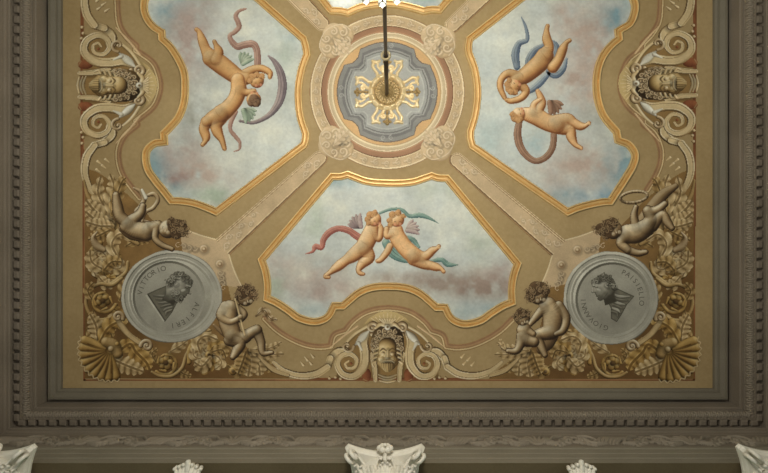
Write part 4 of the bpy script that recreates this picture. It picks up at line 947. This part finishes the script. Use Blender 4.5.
        c.stroke([(cx - 4, cy - 8), (cx + 4, cy - 4), (cx + 8, cy + 4)], [5.5, 7, 5.5], GB1); c.stroke([(cx + 1, cy - 1)], [3.4], GB3); c.stroke([(cx + 7, cy - 6)], [2.6], GB2)
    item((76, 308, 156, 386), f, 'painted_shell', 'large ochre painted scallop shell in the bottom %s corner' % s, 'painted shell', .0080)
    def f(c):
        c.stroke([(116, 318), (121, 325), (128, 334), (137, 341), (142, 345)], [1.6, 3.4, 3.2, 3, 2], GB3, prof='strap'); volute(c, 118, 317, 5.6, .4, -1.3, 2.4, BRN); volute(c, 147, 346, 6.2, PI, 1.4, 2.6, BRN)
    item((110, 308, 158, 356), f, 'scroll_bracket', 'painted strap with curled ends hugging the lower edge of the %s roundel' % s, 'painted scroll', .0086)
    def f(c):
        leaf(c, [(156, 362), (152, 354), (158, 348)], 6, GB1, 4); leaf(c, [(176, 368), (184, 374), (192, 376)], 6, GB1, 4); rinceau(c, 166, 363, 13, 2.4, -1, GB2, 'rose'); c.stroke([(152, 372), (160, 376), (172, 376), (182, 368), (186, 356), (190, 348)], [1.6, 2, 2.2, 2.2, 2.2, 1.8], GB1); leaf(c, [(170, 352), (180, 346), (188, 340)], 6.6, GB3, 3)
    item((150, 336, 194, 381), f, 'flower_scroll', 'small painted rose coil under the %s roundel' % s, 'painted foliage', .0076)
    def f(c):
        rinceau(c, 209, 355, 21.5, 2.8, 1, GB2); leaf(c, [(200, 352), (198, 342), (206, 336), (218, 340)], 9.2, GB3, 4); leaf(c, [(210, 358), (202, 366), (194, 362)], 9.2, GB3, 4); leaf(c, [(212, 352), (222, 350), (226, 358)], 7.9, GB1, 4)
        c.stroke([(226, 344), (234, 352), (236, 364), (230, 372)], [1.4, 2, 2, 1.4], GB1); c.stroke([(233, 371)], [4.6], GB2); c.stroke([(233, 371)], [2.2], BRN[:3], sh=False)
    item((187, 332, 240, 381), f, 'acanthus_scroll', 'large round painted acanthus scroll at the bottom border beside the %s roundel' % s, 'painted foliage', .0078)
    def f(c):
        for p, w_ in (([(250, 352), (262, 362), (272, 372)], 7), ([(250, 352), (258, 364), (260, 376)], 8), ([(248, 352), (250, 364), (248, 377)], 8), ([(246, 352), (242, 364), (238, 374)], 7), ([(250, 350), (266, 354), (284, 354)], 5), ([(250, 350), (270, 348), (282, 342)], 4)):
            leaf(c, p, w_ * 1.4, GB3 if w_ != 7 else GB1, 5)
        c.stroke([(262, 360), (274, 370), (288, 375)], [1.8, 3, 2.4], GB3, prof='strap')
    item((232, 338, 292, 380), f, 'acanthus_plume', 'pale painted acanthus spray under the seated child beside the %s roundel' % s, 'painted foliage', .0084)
corner(False); corner(True)

# ================================================================= GRISAILLE CHILDREN
def putto(box, limbs, head, face, hairs, label, extra=None, h=.0100, after=None, hair=None):
    c = Canvas(*box, .42)
    hair = hair or [(58, 42, 28), (92, 70, 46), (134, 108, 76), (178, 152, 114)]
    if extra: extra(c)
    c.body(limbs, BRN, outline=(84, 62, 40), z=1.35)
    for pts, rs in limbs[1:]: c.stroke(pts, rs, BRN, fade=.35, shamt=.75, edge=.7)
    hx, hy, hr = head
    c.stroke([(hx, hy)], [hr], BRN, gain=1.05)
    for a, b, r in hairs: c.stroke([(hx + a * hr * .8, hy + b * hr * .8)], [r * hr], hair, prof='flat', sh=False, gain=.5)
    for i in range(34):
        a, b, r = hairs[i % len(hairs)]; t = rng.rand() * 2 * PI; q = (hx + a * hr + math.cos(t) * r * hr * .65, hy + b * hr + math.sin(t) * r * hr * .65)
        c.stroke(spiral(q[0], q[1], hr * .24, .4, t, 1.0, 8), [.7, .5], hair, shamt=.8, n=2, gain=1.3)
    fa = math.atan2(face[1], face[0]); T = np.array([math.cos(fa), math.sin(fa)]); U = np.array([-T[1], T[0]]); C0 = np.array([hx, hy]) + np.array(face[2:4]) * hr
    dk = [(56, 40, 26), (70, 52, 34)]
    for sg in (-1, 1):
        e = C0 + U * sg * hr * .33; c.stroke([e], [.75], dk, sh=False); c.stroke([e - T * 1.6 - U * .9, e - T * 1.7 + U * .9], [.4, .4], dk, sh=False); c.stroke([e + T * hr * .36], [hr * .24], BRN[2:], sh=False, alpha=.6)
    c.stroke([C0 + T * hr * .05, C0 + T * hr * .3], [.5, .9], BRN[3:], sh=False)
    c.stroke([C0 + T * hr * .58 - U, C0 + T * hr * .58 + U], [.5, .5], dk, sh=False)
    if after: after(c)
    warp(c, 70, 6, .86, 1.08)
    return tag(c.build('painted_putto', M_PAINT, None, h), label, 'painted child')
def ex(c):
    c.stroke([(123, 228), (132, 232), (142, 236)], [5, 8, 6], BRN[:4]); c.stroke([(134, 188), (141, 192), (144, 200), (140, 207), (136, 212), (142, 220), (150, 222)], [1.4, 2.4, 2.8, 2.4, 2.2, 2, 1], BRN)
    c.stroke([(146, 196), (154, 194), (158, 200), (153, 208), (146, 212), (142, 222)], [1.6, 2.6, 2.4, 2.4, 2.0, 1.4], BRN); c.stroke([(142, 190), (146, 198)], [1.6, 2.2], WHT)
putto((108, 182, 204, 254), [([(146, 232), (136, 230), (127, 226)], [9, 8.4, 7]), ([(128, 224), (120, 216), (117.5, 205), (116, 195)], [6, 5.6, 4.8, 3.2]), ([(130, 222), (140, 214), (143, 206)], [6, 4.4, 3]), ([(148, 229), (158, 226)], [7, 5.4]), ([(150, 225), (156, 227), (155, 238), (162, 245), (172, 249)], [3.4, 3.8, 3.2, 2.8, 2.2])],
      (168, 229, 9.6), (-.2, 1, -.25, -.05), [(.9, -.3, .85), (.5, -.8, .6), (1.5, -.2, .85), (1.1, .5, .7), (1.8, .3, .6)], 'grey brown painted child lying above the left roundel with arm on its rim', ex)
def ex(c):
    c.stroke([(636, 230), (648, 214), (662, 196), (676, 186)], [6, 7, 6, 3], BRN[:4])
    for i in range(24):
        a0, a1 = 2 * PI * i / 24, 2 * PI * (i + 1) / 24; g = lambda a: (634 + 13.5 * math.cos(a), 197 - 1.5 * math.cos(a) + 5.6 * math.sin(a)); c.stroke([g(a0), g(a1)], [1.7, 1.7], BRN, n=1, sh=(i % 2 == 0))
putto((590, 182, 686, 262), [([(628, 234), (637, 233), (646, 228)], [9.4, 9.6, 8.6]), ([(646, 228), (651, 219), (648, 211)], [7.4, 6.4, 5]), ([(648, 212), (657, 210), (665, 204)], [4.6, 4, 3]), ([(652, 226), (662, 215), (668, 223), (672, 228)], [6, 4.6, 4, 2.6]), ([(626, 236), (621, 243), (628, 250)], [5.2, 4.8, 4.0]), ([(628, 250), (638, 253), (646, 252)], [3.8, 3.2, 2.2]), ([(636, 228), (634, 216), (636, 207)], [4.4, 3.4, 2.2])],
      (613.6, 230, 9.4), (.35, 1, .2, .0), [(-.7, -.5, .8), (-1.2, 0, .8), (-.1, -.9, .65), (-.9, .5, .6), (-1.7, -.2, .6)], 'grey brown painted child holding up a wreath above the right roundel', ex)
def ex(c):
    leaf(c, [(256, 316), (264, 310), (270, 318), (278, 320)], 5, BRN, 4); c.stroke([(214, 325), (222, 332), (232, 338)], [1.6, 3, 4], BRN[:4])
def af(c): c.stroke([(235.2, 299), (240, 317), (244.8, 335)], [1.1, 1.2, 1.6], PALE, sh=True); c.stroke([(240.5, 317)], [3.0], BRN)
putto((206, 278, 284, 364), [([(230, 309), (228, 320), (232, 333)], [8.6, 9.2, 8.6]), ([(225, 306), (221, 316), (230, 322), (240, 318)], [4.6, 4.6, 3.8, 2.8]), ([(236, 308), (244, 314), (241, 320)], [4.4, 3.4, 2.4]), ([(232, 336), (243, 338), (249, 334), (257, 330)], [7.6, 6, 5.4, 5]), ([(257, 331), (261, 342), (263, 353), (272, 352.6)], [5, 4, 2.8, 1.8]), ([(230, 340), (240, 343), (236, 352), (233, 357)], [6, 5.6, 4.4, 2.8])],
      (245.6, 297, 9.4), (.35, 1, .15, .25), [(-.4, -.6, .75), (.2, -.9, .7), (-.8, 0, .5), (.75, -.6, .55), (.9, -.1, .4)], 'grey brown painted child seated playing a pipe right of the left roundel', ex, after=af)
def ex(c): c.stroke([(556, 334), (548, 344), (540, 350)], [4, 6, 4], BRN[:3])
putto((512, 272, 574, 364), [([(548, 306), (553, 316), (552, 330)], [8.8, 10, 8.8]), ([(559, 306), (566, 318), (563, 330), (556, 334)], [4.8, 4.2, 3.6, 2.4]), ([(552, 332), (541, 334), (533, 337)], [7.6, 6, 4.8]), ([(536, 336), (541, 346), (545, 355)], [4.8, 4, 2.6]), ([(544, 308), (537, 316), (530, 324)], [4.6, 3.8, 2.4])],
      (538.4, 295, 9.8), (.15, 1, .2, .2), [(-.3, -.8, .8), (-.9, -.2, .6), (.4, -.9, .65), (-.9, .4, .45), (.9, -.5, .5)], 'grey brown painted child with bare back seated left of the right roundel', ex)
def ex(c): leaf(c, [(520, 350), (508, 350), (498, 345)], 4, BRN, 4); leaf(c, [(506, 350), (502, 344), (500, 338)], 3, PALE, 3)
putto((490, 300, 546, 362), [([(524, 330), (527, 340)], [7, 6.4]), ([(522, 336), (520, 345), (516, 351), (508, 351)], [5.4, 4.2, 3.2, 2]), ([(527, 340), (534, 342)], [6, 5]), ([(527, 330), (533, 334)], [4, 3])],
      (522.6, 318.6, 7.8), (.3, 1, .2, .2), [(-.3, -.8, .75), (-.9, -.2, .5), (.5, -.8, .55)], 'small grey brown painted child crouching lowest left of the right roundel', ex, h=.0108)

# ================================================================= STONE ROUNDELS
font_cache = {}
M_LET = new_mat('letter_paint', (92, 88, 76), .7)
def glyph(ch):
    if ch not in font_cache:
        cu = bpy.data.curves.new('g', 'FONT'); cu.body = ch; cu.size = 1.0; cu.resolution_u = 3; o = bpy.data.objects.new('g', cu); COL.objects.link(o)
        dg = bpy.context.evaluated_depsgraph_get(); me = o.evaluated_get(dg).to_mesh(); v = [tuple(q.co) for q in me.vertices]; f = [tuple(p.vertices) for p in me.polygons]
        o.evaluated_get(dg).to_mesh_clear(); bpy.data.objects.remove(o); bpy.data.curves.remove(cu); font_cache[ch] = (v, f)
    return font_cache[ch]
def arc_text(words, cx, cy, parent, h):
    for txt, r, a0, a1, size in words:
        m = MB()
        for i, ch in enumerate(txt):
            a = a0 + (a1 - a0) * (i + .5) / len(txt); v, f = glyph(ch); w_ = max(q[0] for q in v) + min(q[0] for q in v)
            T = np.array([-math.sin(a), math.cos(a)]); O = np.array([math.cos(a), math.sin(a)])    # clockwise tangent, outward
            base = np.array([cx, cy]) + O * r
            m.add([P(*(base + T * (x - w_ / 2) * size + O * y * size), h) for x, y, z in v], f)
        m.build('lettering', M_LET, parent)
def roundel(cx, cy, rx, ry, icx, icy, ir, label, port, words, shade=1.0):
    t = empty('stone_roundel', P(cx, cy), label, 'painted roundel')
    c = Canvas(cx - rx - 6, cy - ry - 6, cx + rx + 6, cy + ry + 6, .5)
    X, Y = c.X, c.Y; ang = np.arctan2(Y - cy, X - cx); r = np.hypot((X - cx) / rx, (Y - cy) / ry); ri = np.hypot(X - icx, Y - icy) / ir
    edge = 1 + .012 * np.sin(ang * 7 + 1) * (np.abs(np.sin(ang * 2.3)) > .5)
    lam = -(np.cos(ang) * LX + np.sin(ang) * LY)       # -1 facing light
    k = (r < edge) & (ri > .98)
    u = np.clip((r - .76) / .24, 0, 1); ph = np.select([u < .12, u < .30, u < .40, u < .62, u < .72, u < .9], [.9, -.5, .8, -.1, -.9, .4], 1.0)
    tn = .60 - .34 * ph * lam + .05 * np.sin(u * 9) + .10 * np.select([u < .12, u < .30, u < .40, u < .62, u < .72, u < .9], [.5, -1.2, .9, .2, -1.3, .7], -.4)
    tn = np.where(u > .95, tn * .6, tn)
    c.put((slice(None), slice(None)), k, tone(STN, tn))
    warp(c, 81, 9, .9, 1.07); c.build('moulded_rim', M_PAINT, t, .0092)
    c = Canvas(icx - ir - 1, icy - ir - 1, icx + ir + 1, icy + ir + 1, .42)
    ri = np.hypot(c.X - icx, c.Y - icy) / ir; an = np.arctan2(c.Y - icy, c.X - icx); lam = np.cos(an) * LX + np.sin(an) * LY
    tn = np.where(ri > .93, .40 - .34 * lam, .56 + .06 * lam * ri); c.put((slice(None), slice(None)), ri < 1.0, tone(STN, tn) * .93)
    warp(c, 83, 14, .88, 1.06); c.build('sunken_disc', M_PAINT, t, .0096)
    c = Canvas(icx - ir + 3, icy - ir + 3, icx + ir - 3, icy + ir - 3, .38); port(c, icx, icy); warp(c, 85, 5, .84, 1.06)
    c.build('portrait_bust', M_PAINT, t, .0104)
    arc_text(words, icx, icy, t, .0106)
    return t
DST = [(46, 42, 34), (78, 74, 62), (116, 112, 98), (158, 155, 140), (200, 198, 184)]
def head_profile(c, O, up, fw, dark=False):
    """profile head: O centre, up towards the crown, fw towards the face"""
    up = np.array(up, float); fw = np.array(fw, float); up /= np.hypot(*up); fw /= np.hypot(*fw)
    g = lambda a, b: O + fw * a + up * b
    c.body([([g(-1, -14), g(-2, -6), g(-1, 0)], [6.5, 5.4, 6]), ([g(-9, -18), g(0, -17), g(8, -20)], [4.8, 6.4, 3.4]), ([g(-1, 3), g(1, 5)], [9.4, 8.8]), ([g(5, -1), g(6, -5)], [4.6, 3.2])], DST, outline=(60, 56, 46), z=1.4)
    return g
PROF = [(0, 11), (-6, 9.8), (-10, 5), (-10.4, -1), (-8, -6.5), (-6.6, -9.5), (-7, -15), (3.6, -15), (3.2, -9.4), (6.6, -9.8), (8.4, -8), (7.8, -6), (9, -4.9), (8.2, -3.7), (9.2, -2.9), (8.7, -1.5), (11.7, -.6), (10.4, 1.4), (9, 4.2), (9.5, 5.6), (8.2, 9), (4.6, 10.8)]
def profile(c, O, up, fw, k, beard):
    up = np.array(up, float); fw = np.array(fw, float); up /= np.hypot(*up); fw /= np.hypot(*fw); g = lambda a, b: O + fw * a * k + up * b * k
    ctr = g(1, 1)
    def col(X, Y):
        dx, dy = (X - ctr[0]) / (12 * k), (Y - ctr[1]) / (12 * k); return tone(STN, np.clip(.50 + .55 * (dx * LX + dy * LY) - .22 * (dx * dx + dy * dy) + .05 * np.sin(dx * 9) * np.sin(dy * 11), 0, 1))
    P_ = [g(*q) for q in PROF]; sm = chain(P_[:6], P_[5:7], P_[6:8], P_[7:9], P_[8:] + [P_[0]])
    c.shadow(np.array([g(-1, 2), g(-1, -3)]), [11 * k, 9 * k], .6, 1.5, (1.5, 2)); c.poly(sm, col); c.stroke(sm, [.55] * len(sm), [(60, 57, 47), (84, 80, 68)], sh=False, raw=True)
    c.stroke([g(7.6, 3.6), g(9, 4.2)], [.9, .6], DST[:2], sh=False); c.stroke([g(5.2, 2.3), g(7.6, 2.4)], [.8, .6], DST[:2], sh=False); c.stroke([g(5, 4.4), g(8.6, 5)], [.7, .6], STN[2:], sh=False)
    c.stroke([g(6, -5), g(8.4, -4.9)], [.4, .5], DST[:2], sh=False); c.stroke([g(4.4, -1), g(5.6, .2)], [1.8, 1.4], STN[2:], sh=False, alpha=.6); c.stroke([g(9.6, 3.4), g(11, -.2)], [.5, .7], STN[2:], sh=False)
    c.stroke([g(-3, 0), g(-2, 1.8), g(-3.4, 2.2)], [.9, 1.1, .7], STN[1:4]); c.stroke([g(-1, -5), g(3, -8)], [1.4, 1.0], DST[:3], sh=False, alpha=.6)
    for q in range(46):
        a = .75 + rng.rand() * 2.9; rr = (5.5 + rng.rand() * 5.6); x, y = rr * math.cos(a), 1.4 + rr * math.sin(a)
        if x > 5.5 and y < 7: continue
        w_ = g(x, y); c.stroke(spiral(w_[0], w_[1], 2.1 * k, .4, a * 3, 1.0, 9), [.9, .6], DST[:4] if q % 3 else DST[1:], shamt=.75, n=2)
    if beard:
        for q in range(22): x = -3 + rng.rand() * 10; y = -10.5 + rng.rand() * 4.6 - (x < 2) * -1.5; w_ = g(x, y); c.stroke(spiral(w_[0], w_[1], 1.8 * k, .4, q, 1.0, 8), [.8, .5], DST[:4] if q % 2 else STN[1:4], shamt=.8, n=2)
        c.stroke([g(5.5, -3.8), g(8.8, -3.9)], [.9, .8], DST[1:3], sh=False)
def portA(c, cx, cy):
    B = [(cx, cy - 12), (cx - 10, cy - 8), (cx - 21, cy - 3), (cx - 4, cy + 24), (cx + 3, cy + 15), (cx + 9, cy + 3), (cx + 7, cy - 5)]
    c.poly(B, (112, 108, 94)); BL = B + [B[0]]
    for a_, b_ in zip(BL[:-1], BL[1:]): c.stroke([a_, b_], [.8, .8], DST[:3], sh=False)
    for k in range(6): c.stroke([(cx + 4 - k * .2, cy - 2 + k * 3), (cx - 5 + k * .6, cy - 1 + k * 3.2), (cx - 15 + k * 2.4, cy - 2 + k * 3.9)], [1.3, 1.6, .7], DST[:4] if k % 2 else STN[:3], shamt=.7)
    c.stroke([(cx - 22, cy - 1), (cx - 5, cy + 24)], [1.3, 1.0], [(150, 147, 132), (190, 188, 172), (206, 204, 190)], sh=True)
    profile(c, np.array([cx + 9.5, cy - 10]), (.46, -.89), (.89, .46), 1.22, True)
def portB(c, cx, cy):
    g = lambda a, b: np.array([cx - 9 - a, cy - 11 - b])
    B = [(cx - 4, cy - 4), (cx + 4, cy - 11), (cx + 12, cy - 7), (cx + 21, cy - 3), (cx + 14, cy + 5), (cx + 8, cy + 16), (cx + 4, cy + 22), (cx - 1, cy + 19), (cx - 1, cy + 9), (cx - 4, cy + 3)]
    c.poly(B, (118, 114, 100)); BL = B + [B[0]]
    for a_, b_ in zip(BL[:-1], BL[1:]): c.stroke([a_, b_], [.8, .8], DST[:3], sh=False)
    for k in range(6): c.stroke([(cx + 2 - k * .5, cy - 5 + k * 3.4), (cx + 7 - k * .5, cy - 3 + k * 3.4), (cx + 17 - k * 2.4, cy - 3 + k * 4)], [1.2, 1.7, .7], DST[:4] if k % 2 else STN[1:4], shamt=.7)
    profile(c, np.array([cx - 8.5, cy - 11.5]), (-.30, -.95), (-.95, .30), 1.12, False)
R_ = math.radians
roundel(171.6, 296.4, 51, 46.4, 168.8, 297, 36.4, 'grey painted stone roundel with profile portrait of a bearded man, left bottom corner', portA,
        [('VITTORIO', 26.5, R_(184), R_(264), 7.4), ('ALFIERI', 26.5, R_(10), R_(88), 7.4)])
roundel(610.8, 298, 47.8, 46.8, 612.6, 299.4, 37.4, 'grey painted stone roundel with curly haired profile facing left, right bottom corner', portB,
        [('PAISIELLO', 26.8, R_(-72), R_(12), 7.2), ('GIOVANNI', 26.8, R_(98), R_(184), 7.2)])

# ================================================================= CHANDELIER
ch = empty('chandelier', (CHX, CHY, ZW - 4.4), 'crystal chandelier on a long dark rod hanging from the gilt rosette', 'chandelier')
tx, ty, _ = P(MX - .4, MY + 1.5, .15)
top = Vector((tx, ty, ZW - .146)); bot = Vector((CHX, CHY + .0, ZW - 4.0))
m = MB(); m.tube([top, top.lerp(bot, .385)], [.026, .026], 12); m.build('upper_rod', M_IRON, ch, True)
m = MB(); m.tube([top.lerp(bot, .385), bot], [.019, .019], 12); m.build('rod', M_IRON, ch, True)
j = top.lerp(bot, .385); m = MB()
for i in range(16):
    a, b = 2 * PI * i / 16, 2 * PI * (i + 1) / 16; m.tube([j + Vector((.045 * math.cos(a), .045 * math.sin(a), .0)), j + Vector((.045 * math.cos(b), .045 * math.sin(b), .0))], .016, 6)
m.build('joint_ring', M_BRASS, ch, True)
m = MB(); m.lathe([(.02, 0), (.07, -.02), (.05, -.06), (.09, -.12), (.14, -.2), (.10, -.3), (.05, -.36), (.09, -.45), (.12, -.5), (.03, -.62)], (CHX, CHY, ZW - 3.98), 20); m.build('stem', M_BRASS, ch, True)
NA = 8
for i in range(NA):
    a = 2 * PI * i / NA + PI / 2; ca, sa = math.cos(a), math.sin(a); r = .62; z0 = ZW - 4.4
    g = lambda rr, z, t=0.0: (CHX + rr * ca - t * sa, CHY + rr * sa + t * ca, z0 + z)
    m = MB(); m.tube([g(.05, 0), g(.18, -.14), g(.38, -.18), g(.55, -.06), g(r - .03, .03)], [.014, .012, .012, .011, .01], 8); arm = m.build('arm', M_BRASS, ch, True)
    for rr, t in ((r, .0), (r - .02, .10), (r - .02, -.09)):
        m = MB(); m.tube([g(r - .05, .0), g(rr - .02, .01, t * .6), g(rr, .045, t)], [.008, .007, .007], 6); m.build('branch', M_BRASS, arm, True)
        m = MB(); m.lathe([(.008, 0), (.024, .01), (.027, .025), (.022, .025), (.012, .015)], g(rr, .045, t), 14); m.build('candle_cup', M_GLASS, arm, True)
        m = MB(); m.lathe([(.007, 0), (.012, .02), (.012, .035), (.007, .055), (.002, .07)], g(rr, .072, t), 10); m.build('bulb', M_BULB, arm, True)
    for k in range(2):
        m = MB(); q = g(.42 + .08 * k, -.20 + .06 * k); m.lathe([(.001, 0), (.010, -.02), (.013, -.045), (.001, -.07)], q, 6); m.build('crystal_drop', M_GLASS, arm)

# ================================================================= CAPITALS
def capital(cx, cy, z, label, group):
    """corinthian capital; z is the top of the abacus"""
    t = empty('corinthian_capital', (cx, cy, z), label, 'capital', group)
    S = .445; V = lambda x, y, zz: (cx + x, cy + y, z + zz)
    def outline(s, cut=.036, dep=.085):
        p = []
        for q in range(4):
            b = q * PI / 2; ux, uy = math.cos(b), math.sin(b); vx, vy = -uy, ux
            for k in np.linspace(-1, 1, 13):
                v_ = k * (s - cut); u = s - dep * (1 - k * k) - (0.0) ; p.append((ux * u + vx * v_, uy * u + vy * v_))
        return p
    m = MB(); P0 = [(1.0, 0), (1.0, -.035), (.975, -.045), (.985, -.06), (.955, -.085), (.93, -.095)]; n = 52; v = []; f = []
    for s_, zz in P0: v += [V(x, y, zz) for x, y in outline(S * s_)]
    for i in range(len(P0) - 1):
        for k in range(n): f.append((i * n + k, i * n + (k + 1) % n, (i + 1) * n + (k + 1) % n, (i + 1) * n + k))
    f.append(tuple(range(n))[::-1]); f.append(tuple((len(P0) - 1) * n + k for k in range(n))); m.add(v, f); ab = m.build('abacus', M_CAP, t)
    m = MB(); m.lathe([(.33, -.09), (.345, -.12), (.30, -.15), (.26, -.25), (.235, -.45), (.23, -.78), (.26, -.80), (.26, -.86), (.22, -.88)], (cx, cy, z), 32); m.build('bell', M_CAP, t, True)
    m = MB(); m.lathe([(.22, -.88), (.245, -.90), (.245, -.93), (.215, -.96), (.22, -2.4)], (cx, cy, z), 32); m.build('shaft', M_CAP, t, True)
    for q in range(4):       # fleurons at the middle of each side
        b = q * PI / 2; ux, uy = math.cos(b), math.sin(b); vx, vy = -uy, ux; m = MB(); r0 = S - .075
        g = lambda u, v_, zz: V(ux * u + vx * v_, uy * u + vy * v_, zz)
        for k in range(6):
            a = 2 * PI * k / 6; m.ball(g(r0 + .05, math.cos(a) * .058, -.075 + math.sin(a) * .058), .036, 8)
        m.ball(g(r0 + .085, 0, -.075), .022, 8)
        m.tube([g(r0 - .02, 0, -.3), g(r0 - .01, 0, -.18), g(r0 + .02, 0, -.1)], [.02, .022, .02], 8)
        m.tube([g(r0 + .0, 0, -.02), g(r0 + .02, 0, .03)], [.022, .014], 8)
        m.build('fleuron', M_CAP, t, True)
    for q in range(4):       # corner volutes under the horns, pairs of inner helices
        b = PI / 4 + q * PI / 2; ux, uy = math.cos(b), math.sin(b); vx, vy = -uy, ux
        g = lambda u, v_, zz: V(ux * u + vx * v_, uy * u + vy * v_, zz)
        m = MB()
        for sg in (-1, 1):
            pts = [g(.24, sg * .06, -.42), g(.30, sg * .055, -.30), g(.40, sg * .045, -.17), g(.50, sg * .035, -.105)]
            for k in range(15):
                a = PI / 2 - k * .62; rr = .075 * (1 - k / 17); pts.append(g(.505 + rr * math.cos(a), sg * .034, -.18 + rr * math.sin(a)))
            m.tube(pts, [.018] * 4 + [.024 - .0008 * k for k in range(15)], 8)
        m.build('corner_volute', M_CAP, t, True)
        m = MB()
        for k in range(7):   # leaf curling under the volute
            s_ = (k - 3) / 3; w_ = 1 - abs(s_) * .35
            m.tube([g(.235, s_ * .10, -.72), g(.27, s_ * .12, -.50), g(.33, s_ * .13, -.34), g(.42 * w_ + .02, s_ * .12, -.27), g(.44 * w_ + .02, s_ * .10, -.33)], [.022, .026, .028, .026, .012], 6)
        m.build('acanthus_leaf', M_CAP, t, True)
    for q in range(8):
        b = q * PI / 4 + (PI / 8 if False else 0); ux, uy = math.cos(b), math.sin(b); vx, vy = -uy, ux; up = q % 2 == 0
        g = lambda u, v_, zz: V(ux * u + vx * v_, uy * u + vy * v_, zz); m = MB(); dz = 0 if up else -.2
        for k in range(7):
            s_ = (k - 3) / 3; w_ = 1 - abs(s_) * .2
            m.tube([g(.235, s_ * .07, -.8), g(.25, s_ * .085, -.55 + dz * .5), g(.29, s_ * .09, -.36 + dz), g(.37 * w_, s_ * .085, -.29 + dz), g(.40 * w_, s_ * .07, -.35 + dz)], [.02, .022, .024, .024, .010], 6)
        if up:
            for sg in (-1, 1):
                pts = [g(.28, sg * .12, -.42), g(.31, sg * .10, -.28), g(.335, sg * .075, -.16)] + [g(.345, sg * (.05 + .035 * math.cos(.6 + k * .7) * (1 - k / 12)), -.165 + .035 * math.sin(.6 + k * .7) * (1 - k / 12)) for k in range(9)]
                m.tube(pts, [.016] * len(pts), 7)
        m.build('acanthus_leaf', M_CAP, t, True)
    return t
SA = 1.268; zc = ZW - hs(1.25)
cyc = (165.8 + 31.5) * K
capital((385 - 384) / SA * K, cyc, zc, 'white carved Corinthian capital under the near cornice below the central mask', 'near capitals')
capital((-7.5 - 384) / SA * K, cyc, zc, 'white carved Corinthian capital cut off by the bottom left corner of the picture', 'near capitals')
capital((780.3 - 384) / SA * K, cyc, zc, 'white carved Corinthian capital cut off by the bottom right corner of the picture', 'near capitals')
def bracket(cx, y, z, label):
    t = empty('leaf_ornament', (cx, y, z), label, 'carved ornament', 'small leaf ornaments'); V = lambda x, yy, zz: (cx + x, y + yy, z + zz)
    m = MB()
    for k in range(7):
        s_ = (k - 3) / 3; r = 1 - .28 * abs(s_) ** 1.5
        m.tube([V(s_ * .07, .20, -.34), V(s_ * .10, .07, -.18), V(s_ * .125, -.045 * r, -.06), V(s_ * .14, -.10 * r + .02 * abs(s_), -.03), V(s_ * .145, -.11 * r + .03 * abs(s_), -.09)], [.02, .026, .026, .024, .012], 8)
        m.ball(V(s_ * .145, -.115 * r + .035 * abs(s_), -.07), .021, 7)
    m.build('curled_leaf', M_CAP, t, True)
    m = MB(); m.lathe([(.05, 0), (.09, -.02), (.09, -.05), (.06, -.10), (.07, -.3), (.04, -.4)], V(0, .16, -.0), 16); m.build('core', M_CAP, t, True)
    m = MB(); m.tube([V(0, .02, -.10), V(0, -.07, -.06), V(0, -.13, -.05), V(0, -.14, -.08)], [.03, .036, .03, .014], 8); m.build('centre_lobe', M_CAP, t, True)
bracket((187 - 384) / 1.268 * K, 187.5 * K, zc - .0, 'small white curled leaf ornament between the left and middle capitals')
bracket((582.5 - 384) / 1.268 * K, 187.5 * K, zc - .0, 'small white curled leaf ornament between the middle and right capitals')
